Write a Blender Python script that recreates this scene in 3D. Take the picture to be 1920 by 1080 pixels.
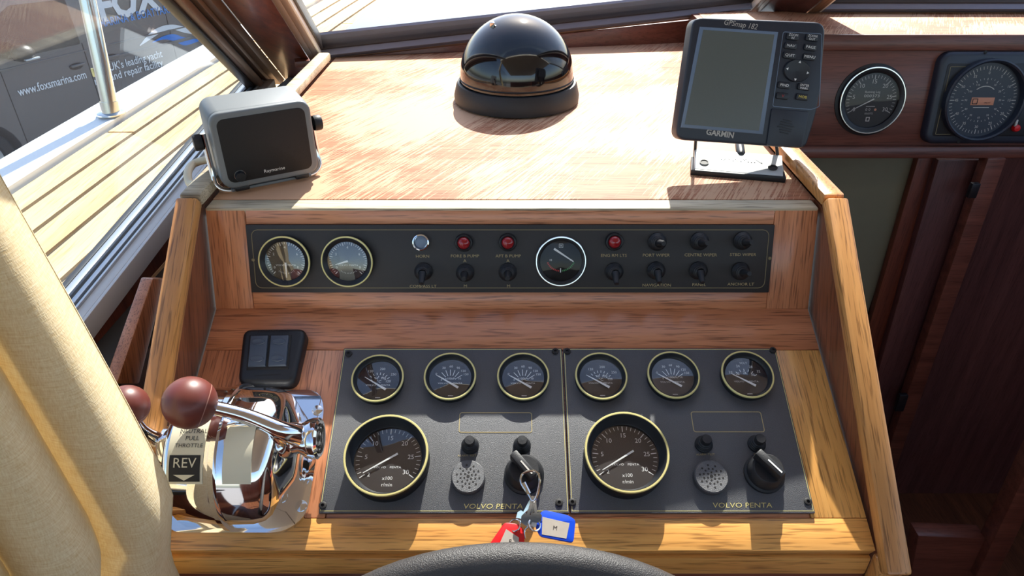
import bpy, bmesh, math, random
from mathutils import Vector, Matrix
random.seed(7)
for _o in list(bpy.data.objects): bpy.data.objects.remove(_o)
scene = bpy.context.scene
COL = scene.collection
V = Vector
PI = math.pi

# ------------------------------------------------------------------ camera, sky, sun, exposure
PITCH = math.radians(32); FPX = 1300.0
cam = bpy.data.objects.new('camera', bpy.data.cameras.new('camera'))
COL.objects.link(cam); scene.camera = cam
cam.rotation_euler = (PI/2 - PITCH, 0, 0)
cam.data.sensor_width = 36; cam.data.lens = 36*FPX/1920
cam.data.clip_start = 0.02; cam.data.clip_end = 300

world = bpy.data.worlds.new('sky'); scene.world = world; world.use_nodes = True
_wt = world.node_tree; _wt.nodes.clear()
_o = _wt.nodes.new('ShaderNodeOutputWorld'); _b = _wt.nodes.new('ShaderNodeBackground')
_s = _wt.nodes.new('ShaderNodeTexSky'); _s.sky_type = 'NISHITA'; _s.sun_disc = False
SUN_EL, SUN_AZ = math.radians(45), math.radians(10)      # azimuth to the right of straight ahead (+Y)
_s.sun_elevation = SUN_EL; _s.sun_rotation = SUN_AZ; _s.air_density = 1.0; _s.dust_density = 1.5
_b.inputs['Strength'].default_value = 0.16
_wt.links.new(_s.outputs[0], _b.inputs[0]); _wt.links.new(_b.outputs[0], _o.inputs[0])

sun = bpy.data.objects.new('sun', bpy.data.lights.new('sun', 'SUN')); COL.objects.link(sun)
sun.data.energy = 6.4; sun.data.angle = math.radians(0.55); sun.data.color = (1.0, 0.95, 0.86)
SUND = V((math.sin(SUN_AZ)*math.cos(SUN_EL), math.cos(SUN_AZ)*math.cos(SUN_EL), math.sin(SUN_EL)))
sun.rotation_euler = SUND.to_track_quat('Z', 'Y').to_euler()
scene.view_settings.view_transform = 'Standard'; scene.view_settings.look = 'None'
scene.view_settings.exposure = 0.95; scene.view_settings.gamma = 1.0
scene.view_settings.use_curve_mapping = False

# ------------------------------------------------------------------ pixel -> place (camera at the origin)
FW = V((0, math.cos(PITCH), -math.sin(PITCH))); UP = V((0, math.sin(PITCH), math.cos(PITCH))); RX = V((1, 0, 0))
def ray(x, y): return FW + RX*((x-960)/FPX) + UP*((540-y)/FPX)
def hit(x, y, p0, n):
    r = ray(x, y); return r*(p0.dot(n)/r.dot(n))
def at_z(x, y, z): r = ray(x, y); return r*(z/r.z)
def at_y(x, y, Y): r = ray(x, y); return r*(Y/r.y)
def at_x(x, y, X): r = ray(x, y); return r*(X/r.x)
def at_d(x, y, d): return ray(x, y)*d
def frame(o, x, y):
    x = V(x).normalized(); z = x.cross(V(y)).normalized(); y = z.cross(x)
    return Matrix(((x.x, y.x, z.x, o[0]), (x.y, y.y, z.y, o[1]), (x.z, y.z, z.z, o[2]), (0, 0, 0, 1)))
class Plane:
    def __init__(s, M): s.M = M; s.I = M.inverted(); s.n = M.to_3x3() @ V((0,0,1)); s.o = M.translation
    def uv(s, px, py, h=0.0):
        p = s.I @ hit(px, py, s.o + s.n*h, s.n); return V((p.x, p.y, h))

# ------------------------------------------------------------------ mesh builder
def text_geo(body, size, bold=0, cache={}):
    k = (body, bold)
    if k not in cache:
        cu = bpy.data.curves.new('t', 'FONT'); cu.body = body; cu.size = 1.0; cu.align_x = 'CENTER'; cu.align_y = 'CENTER'; cu.resolution_u = 2; cu.offset = bold
        ob = bpy.data.objects.new('t', cu)
        me = bpy.data.meshes.new_from_object(ob)
        cache[k] = ([v.co.copy() for v in me.vertices], [tuple(p.vertices) for p in me.polygons])
        bpy.data.objects.remove(ob); bpy.data.curves.remove(cu); bpy.data.meshes.remove(me)
    return cache[k]

class MB:
    def __init__(s): s.v = []; s.f = []
    def add(s, vs, fs, M=None):
        o = len(s.v)
        s.v += [(M @ V(v)) if M else V(v) for v in vs]; s.f += [tuple(i+o for i in f) for f in fs]; return s
    def bm(s, b, M=None):
        b.verts.index_update(); s.add([v.co.copy() for v in b.verts], [[v.index for v in f.verts] for f in b.faces], M); b.free(); return s
    def box(s, c, d, bevel=0, M=None, seg=2):
        b = bmesh.new(); bmesh.ops.create_cube(b, size=1)
        for v in b.verts: v.co = V((v.co.x*d[0]+c[0], v.co.y*d[1]+c[1], v.co.z*d[2]+c[2]))
        if bevel: bmesh.ops.bevel(b, geom=b.edges[:], offset=bevel, segments=seg, profile=.5, affect='EDGES', clamp_overlap=True)
        return s.bm(b, M)
    def prism(s, poly, z0, z1, bevel=0, M=None, seg=2, vert_bevel=False):
        b = bmesh.new(); vs = [b.verts.new((p[0], p[1], z0)) for p in poly]
        f = b.faces.new(vs); r = bmesh.ops.extrude_face_region(b, geom=[f])
        for v in r['geom']:
            if isinstance(v, bmesh.types.BMVert): v.co.z = z1
        bmesh.ops.recalc_face_normals(b, faces=b.faces[:])
        if bevel:
            zt = z1
            es = [e for e in b.edges if all(abs(v.co.z-zt) < 1e-9 for v in e.verts)] if not vert_bevel else b.edges[:]
            bmesh.ops.bevel(b, geom=es, offset=bevel, segments=seg, profile=.5, affect='EDGES', clamp_overlap=True)
        return s.bm(b, M)
    def bar(s, p0, p1, a, b_, bevel=0):      # box from p0 to p1 whose section spans vectors a and b_ from p0
        p0, p1, a, b_ = V(p0), V(p1), V(a), V(b_)
        vs = [p0, p0+a, p0+a+b_, p0+b_, p1, p1+a, p1+a+b_, p1+b_]
        fs = [(0,1,2,3), (7,6,5,4), (0,4,5,1), (1,5,6,2), (2,6,7,3), (3,7,4,0)]
        b = bmesh.new(); q = [b.verts.new(v) for v in vs]
        for f in fs: b.faces.new([q[i] for i in f])
        bmesh.ops.recalc_face_normals(b, faces=b.faces[:])
        if bevel: bmesh.ops.bevel(b, geom=b.edges[:], offset=bevel, segments=2, profile=.5, affect='EDGES', clamp_overlap=True)
        return s.bm(b)
    def slab(s, pts, thick, bevel=0):         # polygon in space, thickened by the vector
        b = bmesh.new(); vs = [b.verts.new(p) for p in pts]; f = b.faces.new(vs)
        r = bmesh.ops.extrude_face_region(b, geom=[f])
        for v in r['geom']:
            if isinstance(v, bmesh.types.BMVert): v.co += V(thick)
        bmesh.ops.recalc_face_normals(b, faces=b.faces[:])
        if bevel: bmesh.ops.bevel(b, geom=b.edges[:], offset=bevel, segments=2, profile=.5, affect='EDGES', clamp_overlap=True)
        return s.bm(b)
    def lathe(s, prof, n=48, M=None, c=(0,0,0), a0=0, a1=2*PI):
        full = abs(a1-a0-2*PI) < 1e-6; m = n if full else n+1; vs = []; fs = []
        for i in range(m):
            a = a0+(a1-a0)*i/n
            for r, z in prof: vs.append((c[0]+r*math.cos(a), c[1]+r*math.sin(a), c[2]+z))
        k = len(prof)
        for i in range(n):
            j = (i+1) % m
            for q in range(k-1):
                p = [i*k+q, j*k+q, j*k+q+1, i*k+q+1]
                if prof[q][0] < 1e-9: p = [p[0], p[2], p[3]]
                elif prof[q+1][0] < 1e-9: p = [p[0], p[1], p[2]]
                fs.append(p)
        return s.add(vs, fs, M)
    def disc(s, r, z, n=40, M=None, c=(0,0), sx=1, sy=1):
        return s.add([(c[0]+r*sx*math.cos(2*PI*i/n), c[1]+r*sy*math.sin(2*PI*i/n), z) for i in range(n)], [list(range(n))], M)
    def sphere(s, c, r, n=24, sc=(1,1,1), M=None):
        b = bmesh.new(); bmesh.ops.create_uvsphere(b, u_segments=n, v_segments=n//2, radius=r)
        for v in b.verts: v.co = V((v.co.x*sc[0]+c[0], v.co.y*sc[1]+c[1], v.co.z*sc[2]+c[2]))
        return s.bm(b, M)
    def tube(s, pts, rad, n=12, closed=False, M=None, smooth=0):
        pts = [V(p) for p in pts]
        if smooth:
            out = []; L = len(pts); rng = L if closed else L-1
            for i in range(rng):
                if closed: p = [pts[(i+k-1) % L] for k in range(4)]
                else: p = [pts[max(0, min(L-1, i+k-1))] for k in range(4)]
                for t in range(smooth):
                    u = t/smooth
                    out.append(.5*((2*p[1]) + (p[2]-p[0])*u + (2*p[0]-5*p[1]+4*p[2]-p[3])*u*u + (3*p[1]-p[0]-3*p[2]+p[3])*u**3))
            if not closed: out.append(pts[-1])
            if not isinstance(rad, (int, float)):
                L0 = len(rad)-1; m = len(out)-1; rad = [rad[min(L0-1, int(i/m*L0))] + (rad[min(L0, int(i/m*L0)+1)]-rad[min(L0-1, int(i/m*L0))])*(i/m*L0-min(L0-1, int(i/m*L0))) for i in range(m+1)]
            pts = out
        L = len(pts); vs = []; fs = []
        if isinstance(rad, (int, float)): rad = [rad]*L
        ref = None
        for i in range(L):
            t = (pts[(i+1) % L]-pts[i-1]) if closed else (pts[min(i+1, L-1)]-pts[max(i-1, 0)])
            t.normalize()
            if ref is None: ref = t.orthogonal().normalized()
            ref = (ref - t*ref.dot(t)).normalized(); b = t.cross(ref)
            for k in range(n):
                a = 2*PI*k/n; vs.append(pts[i] + (ref*math.cos(a)+b*math.sin(a))*rad[i])
        for i in range(L if closed else L-1):
            j = (i+1) % L
            for k in range(n): fs.append((i*n+k, i*n+(k+1) % n, j*n+(k+1) % n, j*n+k))
        if not closed: fs.append(tuple(range(n))[::-1]); fs.append(tuple((L-1)*n+k for k in range(n)))
        return s.add(vs, fs, M)
    def text(s, body, size, x, y, z=0, rot=0, M=None, sx=1.0, shear=0.0, bold=0):
        vs, fs = text_geo(body, size, bold); c, q = math.cos(rot), math.sin(rot); out = []
        for v in vs:
            a, b = (v.x*sx+v.y*shear)*size, v.y*size
            out.append((x+a*c-b*q, y+a*q+b*c, z))
        return s.add(out, fs, M)
    def quad2(s, x0, y0, x1, y1, w, z=0, M=None):    # a line of width w on a flat face
        d = V((x1-x0, y1-y0)); d.normalize(); p = V((-d.y, d.x))*w/2
        return s.add([(x0+p.x, y0+p.y, z), (x0-p.x, y0-p.y, z), (x1-p.x, y1-p.y, z), (x1+p.x, y1+p.y, z)], [(0,1,2,3)], M)
    def outline(s, poly, w, z=0, M=None):            # closed flat line round a polygon
        n = len(poly); cx = sum(p[0] for p in poly)/n; cy = sum(p[1] for p in poly)/n
        ins = []
        for i in range(n):
            a, b, c = V(poly[i-1]), V(poly[i]), V(poly[(i+1) % n])
            d1 = (b-a).normalized(); d2 = (c-b).normalized(); m = V((-(d1.y+d2.y), d1.x+d2.x)).normalized()
            if m.dot(V((cx, cy))-b) < 0: m = -m
            ins.append(b+m*w)
        vs = [(p[0], p[1], z) for p in poly]+[(p.x, p.y, z) for p in ins]
        return s.add(vs, [(i, (i+1) % n, n+(i+1) % n, n+i) for i in range(n)], M)
    def build(s, name, mat, parent=None, M=None, smooth=35, top=False):
        me = bpy.data.meshes.new(name); o = bpy.data.objects.new(name, me); COL.objects.link(o)
        vs = [(M @ v) if M else v for v in s.v]
        if parent:
            W = WM[parent]; I = W.inverted(); vs = [I @ v for v in vs]; o.parent = parent; WM[o] = W
        else:
            lo = V((min(v[i] for v in vs) for i in range(3))); hi = V((max(v[i] for v in vs) for i in range(3)))
            b = V(((lo.x+hi.x)/2, (lo.y+hi.y)/2, lo.z)); vs = [v-b for v in vs]; o.location = b; WM[o] = Matrix.Translation(b)
        me.from_pydata([tuple(v) for v in vs], [], s.f); me.validate()
        b = bmesh.new(); b.from_mesh(me); bmesh.ops.recalc_face_normals(b, faces=b.faces[:]); b.to_mesh(me); b.free()
        if smooth:
            me.shade_smooth(); me.set_sharp_from_angle(angle=math.radians(smooth))
        me.materials.append(mat); return o
WM = {}
def rrect(x0, y0, x1, y1, r, n=5):
    out = []
    for cx, cy, a in ((x1-r, y1-r, 0), (x0+r, y1-r, 90), (x0+r, y0+r, 180), (x1-r, y0+r, 270)):
        for i in range(n+1):
            t = math.radians(a+90*i/n); out.append((cx+r*math.cos(t), cy+r*math.sin(t)))
    return out
def rpoly(pts, r, n=5):                               # round the corners of any convex polygon
    out = []; L = len(pts); pts = [V(p) for p in pts]
    for i in range(L):
        a, b, c = pts[i-1], pts[i], pts[(i+1) % L]
        rr = r[i] if isinstance(r, (list, tuple)) else r
        p, q = b+(a-b).normalized()*rr, b+(c-b).normalized()*rr
        for k in range(n+1):
            t = k/n; out.append(tuple(p*(1-t)**2 + b*2*t*(1-t) + q*t*t))
    return out
def thing(name, label, cat, M, group=None):
    o = bpy.data.objects.new(name, None); COL.objects.link(o); o.empty_display_size = .02
    o.matrix_world = M; WM[o] = M.copy(); o['label'] = label; o['category'] = cat
    if group: o['group'] = group
    return o
def tag(o, label, cat, group=None):
    o['label'] = label; o['category'] = cat
    if group: o['group'] = group
    return o
def struct(o, label, cat='structure'):
    o['kind'] = 'structure'; o['label'] = label; o['category'] = cat; return o

# ------------------------------------------------------------------ materials
def newmat(name):
    m = bpy.data.materials.new(name); m.use_nodes = True; nt = m.node_tree
    return m, nt, nt.nodes['Principled BSDF']
def srgb(r, g, b):
    f = lambda c: (c/255/12.92 if c/255 <= .04045 else ((c/255+.055)/1.055)**2.4)
    return (f(r), f(g), f(b), 1)
def plain(name, col, rough=.4, metal=0, spec=.5, coat=0, noise=0, nscale=200, bump=0, coat_rough=.1):
    m, nt, p = newmat(name)
    p.inputs['Base Color'].default_value = col; p.inputs['Roughness'].default_value = rough
    p.inputs['Metallic'].default_value = metal; p.inputs['Specular IOR Level'].default_value = spec
    p.inputs['Coat Weight'].default_value = coat; p.inputs['Coat Roughness'].default_value = coat_rough
    tc = nt.nodes.new('ShaderNodeTexCoord'); nz = nt.nodes.new('ShaderNodeTexNoise'); nz.inputs['Scale'].default_value = nscale; nz.inputs['Detail'].default_value = 3
    nt.links.new(tc.outputs['Object'], nz.inputs['Vector'])
    if noise:
        mx = nt.nodes.new('ShaderNodeMix'); mx.data_type = 'RGBA'
        mx.inputs[6].default_value = tuple(c*(1-noise) for c in col[:3])+(1,); mx.inputs[7].default_value = tuple(min(1, c*(1+noise)) for c in col[:3])+(1,)
        nt.links.new(nz.outputs[0], mx.inputs[0]); nt.links.new(mx.outputs[2], p.inputs['Base Color'])
    if bump:
        b = nt.nodes.new('ShaderNodeBump'); b.inputs['Strength'].default_value = bump; b.inputs['Distance'].default_value = .002
        nt.links.new(nz.outputs[0], b.inputs['Height']); nt.links.new(b.outputs[0], p.inputs['Normal'])
    return m
def wood(name, light, dark, axis='x', rough=.42, coat=.25, fine=1.0, rot=None, pores=.5, worn=None, wornamt=0):
    """grain runs along axis; worn = colour of bare scratched streaks"""
    m, nt, p = newmat(name); N = nt.nodes.new; L = nt.links.new
    tc = N('ShaderNodeTexCoord'); mp = N('ShaderNodeMapping')
    sc = {'x': (1.6, 38, 38), 'y': (38, 1.6, 38), 'z': (38, 38, 1.6)}[axis]
    mp.inputs['Scale'].default_value = tuple(c*fine for c in sc)
    src = tc.outputs['Object']
    if rot:
        pr = N('ShaderNodeMapping'); pr.inputs['Rotation'].default_value = rot; L(src, pr.inputs['Vector']); src = pr.outputs[0]
    L(src, mp.inputs['Vector'])
    n1 = N('ShaderNodeTexNoise'); n1.inputs['Scale'].default_value = 1.0; n1.inputs['Detail'].default_value = 6; n1.inputs['Roughness'].default_value = .62; n1.inputs['Distortion'].default_value = .5
    L(mp.outputs[0], n1.inputs['Vector'])
    r1 = N('ShaderNodeValToRGB'); r1.color_ramp.elements[0].position = .3; r1.color_ramp.elements[1].position = .68
    r1.color_ramp.elements[0].color = dark; r1.color_ramp.elements[1].color = light
    L(n1.outputs[0], r1.inputs[0])
    mp2 = N('ShaderNodeMapping'); s2 = {'x': (22, 480, 480), 'y': (480, 22, 480), 'z': (480, 480, 22)}[axis]
    mp2.inputs['Scale'].default_value = tuple(c*fine for c in s2)
    L(src, mp2.inputs['Vector'])
    n2 = N('ShaderNodeTexNoise'); n2.inputs['Scale'].default_value = 1.0; n2.inputs['Detail'].default_value = 2; L(mp2.outputs[0], n2.inputs['Vector'])
    r2 = N('ShaderNodeValToRGB'); r2.color_ramp.elements[0].position = .33; r2.color_ramp.elements[1].position = .47
    k = 1-pores; r2.color_ramp.elements[0].color = (k, k*.93, k*.88, 1); r2.color_ramp.elements[1].color = (1, 1, 1, 1); L(n2.outputs[0], r2.inputs[0])
    mx = N('ShaderNodeMix'); mx.data_type = 'RGBA'; mx.blend_type = 'MULTIPLY'; mx.inputs[0].default_value = 1
    L(r1.outputs[0], mx.inputs[6]); L(r2.outputs[0], mx.inputs[7]); out = mx.outputs[2]
    if worn:
        pr3 = N('ShaderNodeMapping'); pr3.inputs['Rotation'].default_value = (0, 0, math.radians(28)); L(src, pr3.inputs['Vector'])
        mp3 = N('ShaderNodeMapping'); mp3.inputs['Scale'].default_value = (420, 13, 60); L(pr3.outputs[0], mp3.inputs['Vector'])
        n3 = N('ShaderNodeTexNoise'); n3.inputs['Scale'].default_value = 1; n3.inputs['Detail'].default_value = 5; n3.inputs['Roughness'].default_value = .7; L(mp3.outputs[0], n3.inputs['Vector'])
        n4 = N('ShaderNodeTexNoise'); n4.inputs['Scale'].default_value = 5.0; n4.inputs['Detail'].default_value = 4; L(tc.outputs['Object'], n4.inputs['Vector'])
        ad = N('ShaderNodeMath'); ad.operation = 'ADD'; L(n3.outputs[0], ad.inputs[0]); L(n4.outputs[0], ad.inputs[1])
        r3 = N('ShaderNodeValToRGB'); r3.color_ramp.elements[0].position = .98-.1*wornamt; r3.color_ramp.elements[1].position = 1.16-.1*wornamt; r3.color_ramp.elements[0].color = (0,0,0,1); r3.color_ramp.elements[1].color = (1,1,1,1)
        dv = N('ShaderNodeMath'); dv.operation = 'MULTIPLY'; dv.inputs[1].default_value = 1.0; L(ad.outputs[0], dv.inputs[0]); L(dv.outputs[0], r3.inputs[0])
        m3 = N('ShaderNodeMix'); m3.data_type = 'RGBA'; L(r3.outputs[0], m3.inputs[0]); L(out, m3.inputs[6]); m3.inputs[7].default_value = worn; out = m3.outputs[2]
    L(out, p.inputs['Base Color'])
    p.inputs['Roughness'].default_value = rough; p.inputs['Coat Weight'].default_value = coat; p.inputs['Coat Roughness'].default_value = .14; p.inputs['Specular IOR Level'].default_value = .5 if coat else .3
    b = N('ShaderNodeBump'); b.inputs['Strength'].default_value = .25; b.inputs['Distance'].default_value = .0006
    L(n2.outputs[0], b.inputs['Height']); L(b.outputs[0], p.inputs['Normal'])
    return m
def glass(name, tint=(1,1,1,1), refl=1.0, ior=1.5, refl_haze=0):
    m, nt, p = newmat(name); N = nt.nodes.new; L = nt.links.new; nt.nodes.remove(p)
    tr = N('ShaderNodeBsdfTransparent'); tr.inputs[0].default_value = tint
    gl = N('ShaderNodeBsdfGlossy'); gl.inputs['Roughness'].default_value = .01; gl.inputs[0].default_value = (refl, refl, refl, 1)
    lw = N('ShaderNodeLayerWeight'); lw.inputs[0].default_value = .5
    pw = N('ShaderNodeMath'); pw.operation = 'POWER'; pw.inputs[1].default_value = 5; L(lw.outputs['Facing'], pw.inputs[0])
    f0 = ((ior-1)/(ior+1))**2; fr = N('ShaderNodeMath'); fr.operation = 'MULTIPLY_ADD'; fr.inputs[1].default_value = 1-f0; fr.inputs[2].default_value = f0; L(pw.outputs[0], fr.inputs[0])
    mx = N('ShaderNodeMixShader'); L(fr.outputs[0], mx.inputs[0]); L(tr.outputs[0], mx.inputs[1]); L(gl.outputs[0], mx.inputs[2])
    last = mx
    if refl_haze:
        df = N('ShaderNodeBsdfDiffuse'); df.inputs[0].default_value = (.8, .85, .9, 1); m2 = N('ShaderNodeMixShader'); m2.inputs[0].default_value = refl_haze  # pale bluish diffuse film, painted in for the reflection on the panes
        L(mx.outputs[0], m2.inputs[1]); L(df.outputs[0], m2.inputs[2]); last = m2
    L(last.outputs[0], nt.nodes['Material Output'].inputs[0]); return m

TEAK_L, TEAK_D = srgb(224, 152, 108), srgb(182, 112, 72)
LIT_TEAK_L, LIT_TEAK_D = srgb(240, 180, 100), srgb(204, 138, 66)  # brighter copy of the teak: sunlight put into the colour of the lit boards
M = {}
M['deck'] = wood('worn teak deck', srgb(190, 134, 102), srgb(164, 102, 70), 'x', .62, .0, 1, worn=srgb(212, 168, 134), wornamt=.3)
M['teak_x'] = wood('teak grain across', TEAK_L, TEAK_D, 'x', .36, .4)
M['teak_y'] = wood('teak grain along', TEAK_L, TEAK_D, 'y', .36, .4, rot=(math.radians(-24),0,0))
M['teak_z'] = wood('teak grain upright', TEAK_L, TEAK_D, 'y', .36, .4, rot=(math.radians(-72),0,0))
M['lit_teak_x'] = wood('sunlit teak across', LIT_TEAK_L, LIT_TEAK_D, 'x', .4, .3)
M['lit_teak_y'] = wood('sunlit teak along', LIT_TEAK_L, LIT_TEAK_D, 'y', .4, .3, rot=(math.radians(-24),0,0))
M['cap'] = wood('varnished cap rail', srgb(222, 160, 92), srgb(180, 118, 62), 'y', .38, .35, rot=(math.radians(-39),0,0))
M['grey_edge'] = wood('weathered grey edge', srgb(214, 200, 170), srgb(150, 136, 112), 'x', .6, .05)
M['cheek'] = wood('cheek veneer', srgb(150, 88, 56), srgb(108, 58, 34), 'y', .4, .3, rot=(math.radians(-64), 0, 0), worn=srgb(196, 140, 96), wornamt=-1.2)
M['mahog_x'] = wood('mahogany across', srgb(128, 74, 58), srgb(88, 46, 36), 'x', .42, .25, pores=.35)
M['mahog_z'] = wood('mahogany upright', srgb(128, 66, 44), srgb(82, 38, 26), 'z', .42, .25, pores=.35)
M['mahog_dark'] = wood('dark mahogany', srgb(108, 68, 64), srgb(76, 46, 46), 'z', .45, .2, pores=.35)
M['sidedeck'] = wood('bleached teak planking', srgb(236, 206, 160), srgb(206, 168, 118), 'y', .7, 0, .5, pores=.25)
M['caulk'] = plain('black caulking', srgb(60, 56, 50), .8)
M['white_grp'] = plain('white glassfibre', srgb(236, 238, 236), .3, coat=.3, noise=.02, nscale=20)
M['foredeck'] = plain('pale blue white deck paint', srgb(150, 168, 178), .55, noise=.04, nscale=300)
M['black'] = plain('black plastic', srgb(24, 26, 30), .42, noise=.1, nscale=500)
M['black_panel'] = plain('textured black panel', srgb(62, 63, 68), .55, spec=.6, noise=.9, nscale=1500, bump=.45)
M['black_panel'].node_tree.nodes['Principled BSDF'].inputs['IOR'].default_value = 1.75
M['switch_plate'] = plain('matt black engraved plate', srgb(46, 44, 44), .55, noise=.1, nscale=900)
M['rubber'] = plain('black rubber', srgb(30, 31, 34), .5, bump=.1, nscale=700)
M['dial'] = plain('black dial face', srgb(30, 24, 26), .6)
M['dial_log'] = plain('grey black dial face', srgb(46, 45, 44), .6)
M['print'] = plain('white print', srgb(236, 238, 236), .6)
M['print_grey'] = plain('grey print', srgb(190, 186, 178), .6)
M['print_gold'] = plain('gold print', srgb(176, 158, 112), .5)
M['gold'] = plain('pale gold trim', srgb(220, 208, 140), .35, metal=.35)
M['gold_dull'] = plain('dull gold line', srgb(128, 116, 84), .5, metal=.2)
M['chrome'] = plain('chrome', (.86, .86, .87, 1), .05, metal=1, noise=.04, nscale=60)
M['steel'] = plain('polished steel', (.78, .77, .74, 1), .16, metal=1)
M['alu'] = plain('anodised aluminium', srgb(196, 200, 204), .35, metal=.7)
M['alu_white'] = plain('white painted aluminium', srgb(222, 222, 218), .4)
M['bronze'] = plain('bronze anodised frame', srgb(150, 122, 102), .4, metal=.55)
M['frame_dark'] = plain('dark frame', srgb(40, 34, 34), .4)
M['frame_blue'] = plain('grey window gasket channel', srgb(112, 116, 134), .35, metal=.4)
M['dome'] = plain('gloss black dome', srgb(14, 15, 18), .07, spec=.6, coat=.5, coat_rough=.03)
M['plotter'] = plain('dark blue grey plastic', srgb(40, 46, 58), .38, spec=.5)
M['plotter_light'] = plain('grey blue bezel line', srgb(110, 128, 150), .35)
M['screen'] = plain('blank grey lcd', srgb(96, 102, 98), .25, spec=.5, noise=.06, nscale=900)
M['button'] = plain('dark rubber key', srgb(34, 38, 46), .4)
M['bracket_grey'] = plain('light grey bracket plate', srgb(206, 208, 204), .35, metal=.25)
M['speaker'] = plain('grey speaker case', srgb(118, 124, 128), .42, noise=.04, nscale=600)
M['mesh'] = plain('black speaker mesh', srgb(32, 32, 34), .45, metal=.3, noise=.5, nscale=2200, bump=.4)
M['knob'] = plain('brown lever knob', srgb(104, 50, 42), .42, coat=.1, noise=.15, nscale=25)
M['knob_line'] = plain('worn seam', srgb(164, 118, 104), .5)
M['sticker'] = plain('cream sticker', srgb(226, 218, 190), .5)
M['ink'] = plain('black ink', srgb(24, 22, 22), .6)
M['red_lens'] = plain('red lamp lens', srgb(150, 22, 32), .15, coat=.6)
M['red'] = plain('red plastic', srgb(206, 24, 28), .3)
M['blue'] = plain('blue plastic', srgb(16, 70, 200), .3)
M['paper'] = plain('greyed paper insert', srgb(168, 158, 146), .6, noise=.1, nscale=150)
M['green_print'] = plain('green print', srgb(70, 150, 90), .6)
M['red_print'] = plain('red print', srgb(196, 60, 60), .6)
M['yellow_print'] = plain('yellow print', srgb(220, 200, 90), .6)
M['orange_label'] = plain('salmon label', srgb(206, 140, 108), .6)
M['leather'] = plain('black leather', srgb(62, 60, 60), .42, noise=.2, nscale=900, bump=.5)
M['rocker'] = plain('rubber rocker', srgb(66, 76, 90), .45)
M['cable'] = plain('off white cable', srgb(214, 204, 176), .5)
M['van'] = plain('grey metallic van paint', srgb(100, 98, 100), .3, metal=.3, coat=.5)
M['van_glass'] = plain('van window glass', srgb(28, 32, 40), .05, coat=.5)
M['tyre'] = plain('tyre', srgb(34, 34, 36), .8)
M['blue_logo'] = plain('blue vinyl', srgb(20, 120, 214), .5)
M['blue_text'] = plain('mid blue vinyl', srgb(70, 140, 214), .5)
M['van_text'] = plain('pale vinyl', srgb(226, 230, 234), .5)
M['asphalt'] = plain('yard ground', srgb(126, 124, 122), .9, noise=.2, nscale=12)
M['headliner'] = plain('cream headliner', srgb(220, 214, 200), .8)
M['khaki'] = plain('olive grey panel', srgb(124, 122, 98), .7, noise=.05, nscale=40)
M['floor'] = wood('cabin sole', srgb(120, 74, 48), srgb(84, 48, 30), 'y', .5, .2)
M['pane'] = glass('window glass', (.97, .985, .99, 1), 1.0, 1.45, .03)
M['pane_side'] = glass('side window glass', (.93, .97, .99, 1), 1.0, 1.5, .06)
M['lens'] = glass('instrument glass', (.95, .95, .95, 1), 1.0, 1.9)
M['lens_low'] = glass('low reflection instrument glass', (.97, .97, .97, 1), 1.0, 1.3)
def fabric():
    m, nt, p = newmat('cream woven curtain'); N = nt.nodes.new; L = nt.links.new
    tc = N('ShaderNodeTexCoord'); w1 = N('ShaderNodeTexNoise'); mp = N('ShaderNodeMapping'); mp.inputs['Scale'].default_value = (60, 60, 900); L(tc.outputs['Object'], mp.inputs[0]); w1.inputs['Scale'].default_value = 1; L(mp.outputs[0], w1.inputs['Vector'])
    mp2 = N('ShaderNodeMapping'); mp2.inputs['Scale'].default_value = (900, 900, 40); L(tc.outputs['Object'], mp2.inputs[0]); w2 = N('ShaderNodeTexNoise'); w2.inputs['Scale'].default_value = 1; L(mp2.outputs[0], w2.inputs['Vector'])
    ad = N('ShaderNodeMath'); ad.operation = 'ADD'; L(w1.outputs[0], ad.inputs[0]); L(w2.outputs[0], ad.inputs[1])
    cr = N('ShaderNodeValToRGB'); cr.color_ramp.elements[0].position = .3; cr.color_ramp.elements[1].position = .7; cr.color_ramp.elements[0].color = srgb(226, 202, 152); cr.color_ramp.elements[1].color = srgb(250, 238, 206)
    hv = N('ShaderNodeMath'); hv.operation = 'MULTIPLY'; hv.inputs[1].default_value = .5; L(ad.outputs[0], hv.inputs[0]); L(hv.outputs[0], cr.inputs[0]); L(cr.outputs[0], p.inputs['Base Color'])
    p.inputs['Roughness'].default_value = .9; p.inputs['Sheen Weight'].default_value = .3
    b = N('ShaderNodeBump'); b.inputs['Strength'].default_value = .3; b.inputs['Distance'].default_value = .0008; L(ad.outputs[0], b.inputs['Height']); L(b.outputs[0], p.inputs['Normal'])
    tl = N('ShaderNodeBsdfTranslucent'); L(cr.outputs[0], tl.inputs[0]); mx = N('ShaderNodeMixShader'); mx.inputs[0].default_value = .35
    L(p.outputs[0], mx.inputs[1]); L(tl.outputs[0], mx.inputs[2]); L(mx.outputs[0], nt.nodes['Material Output'].inputs[0]); return m
M['curtain'] = fabric()

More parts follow.
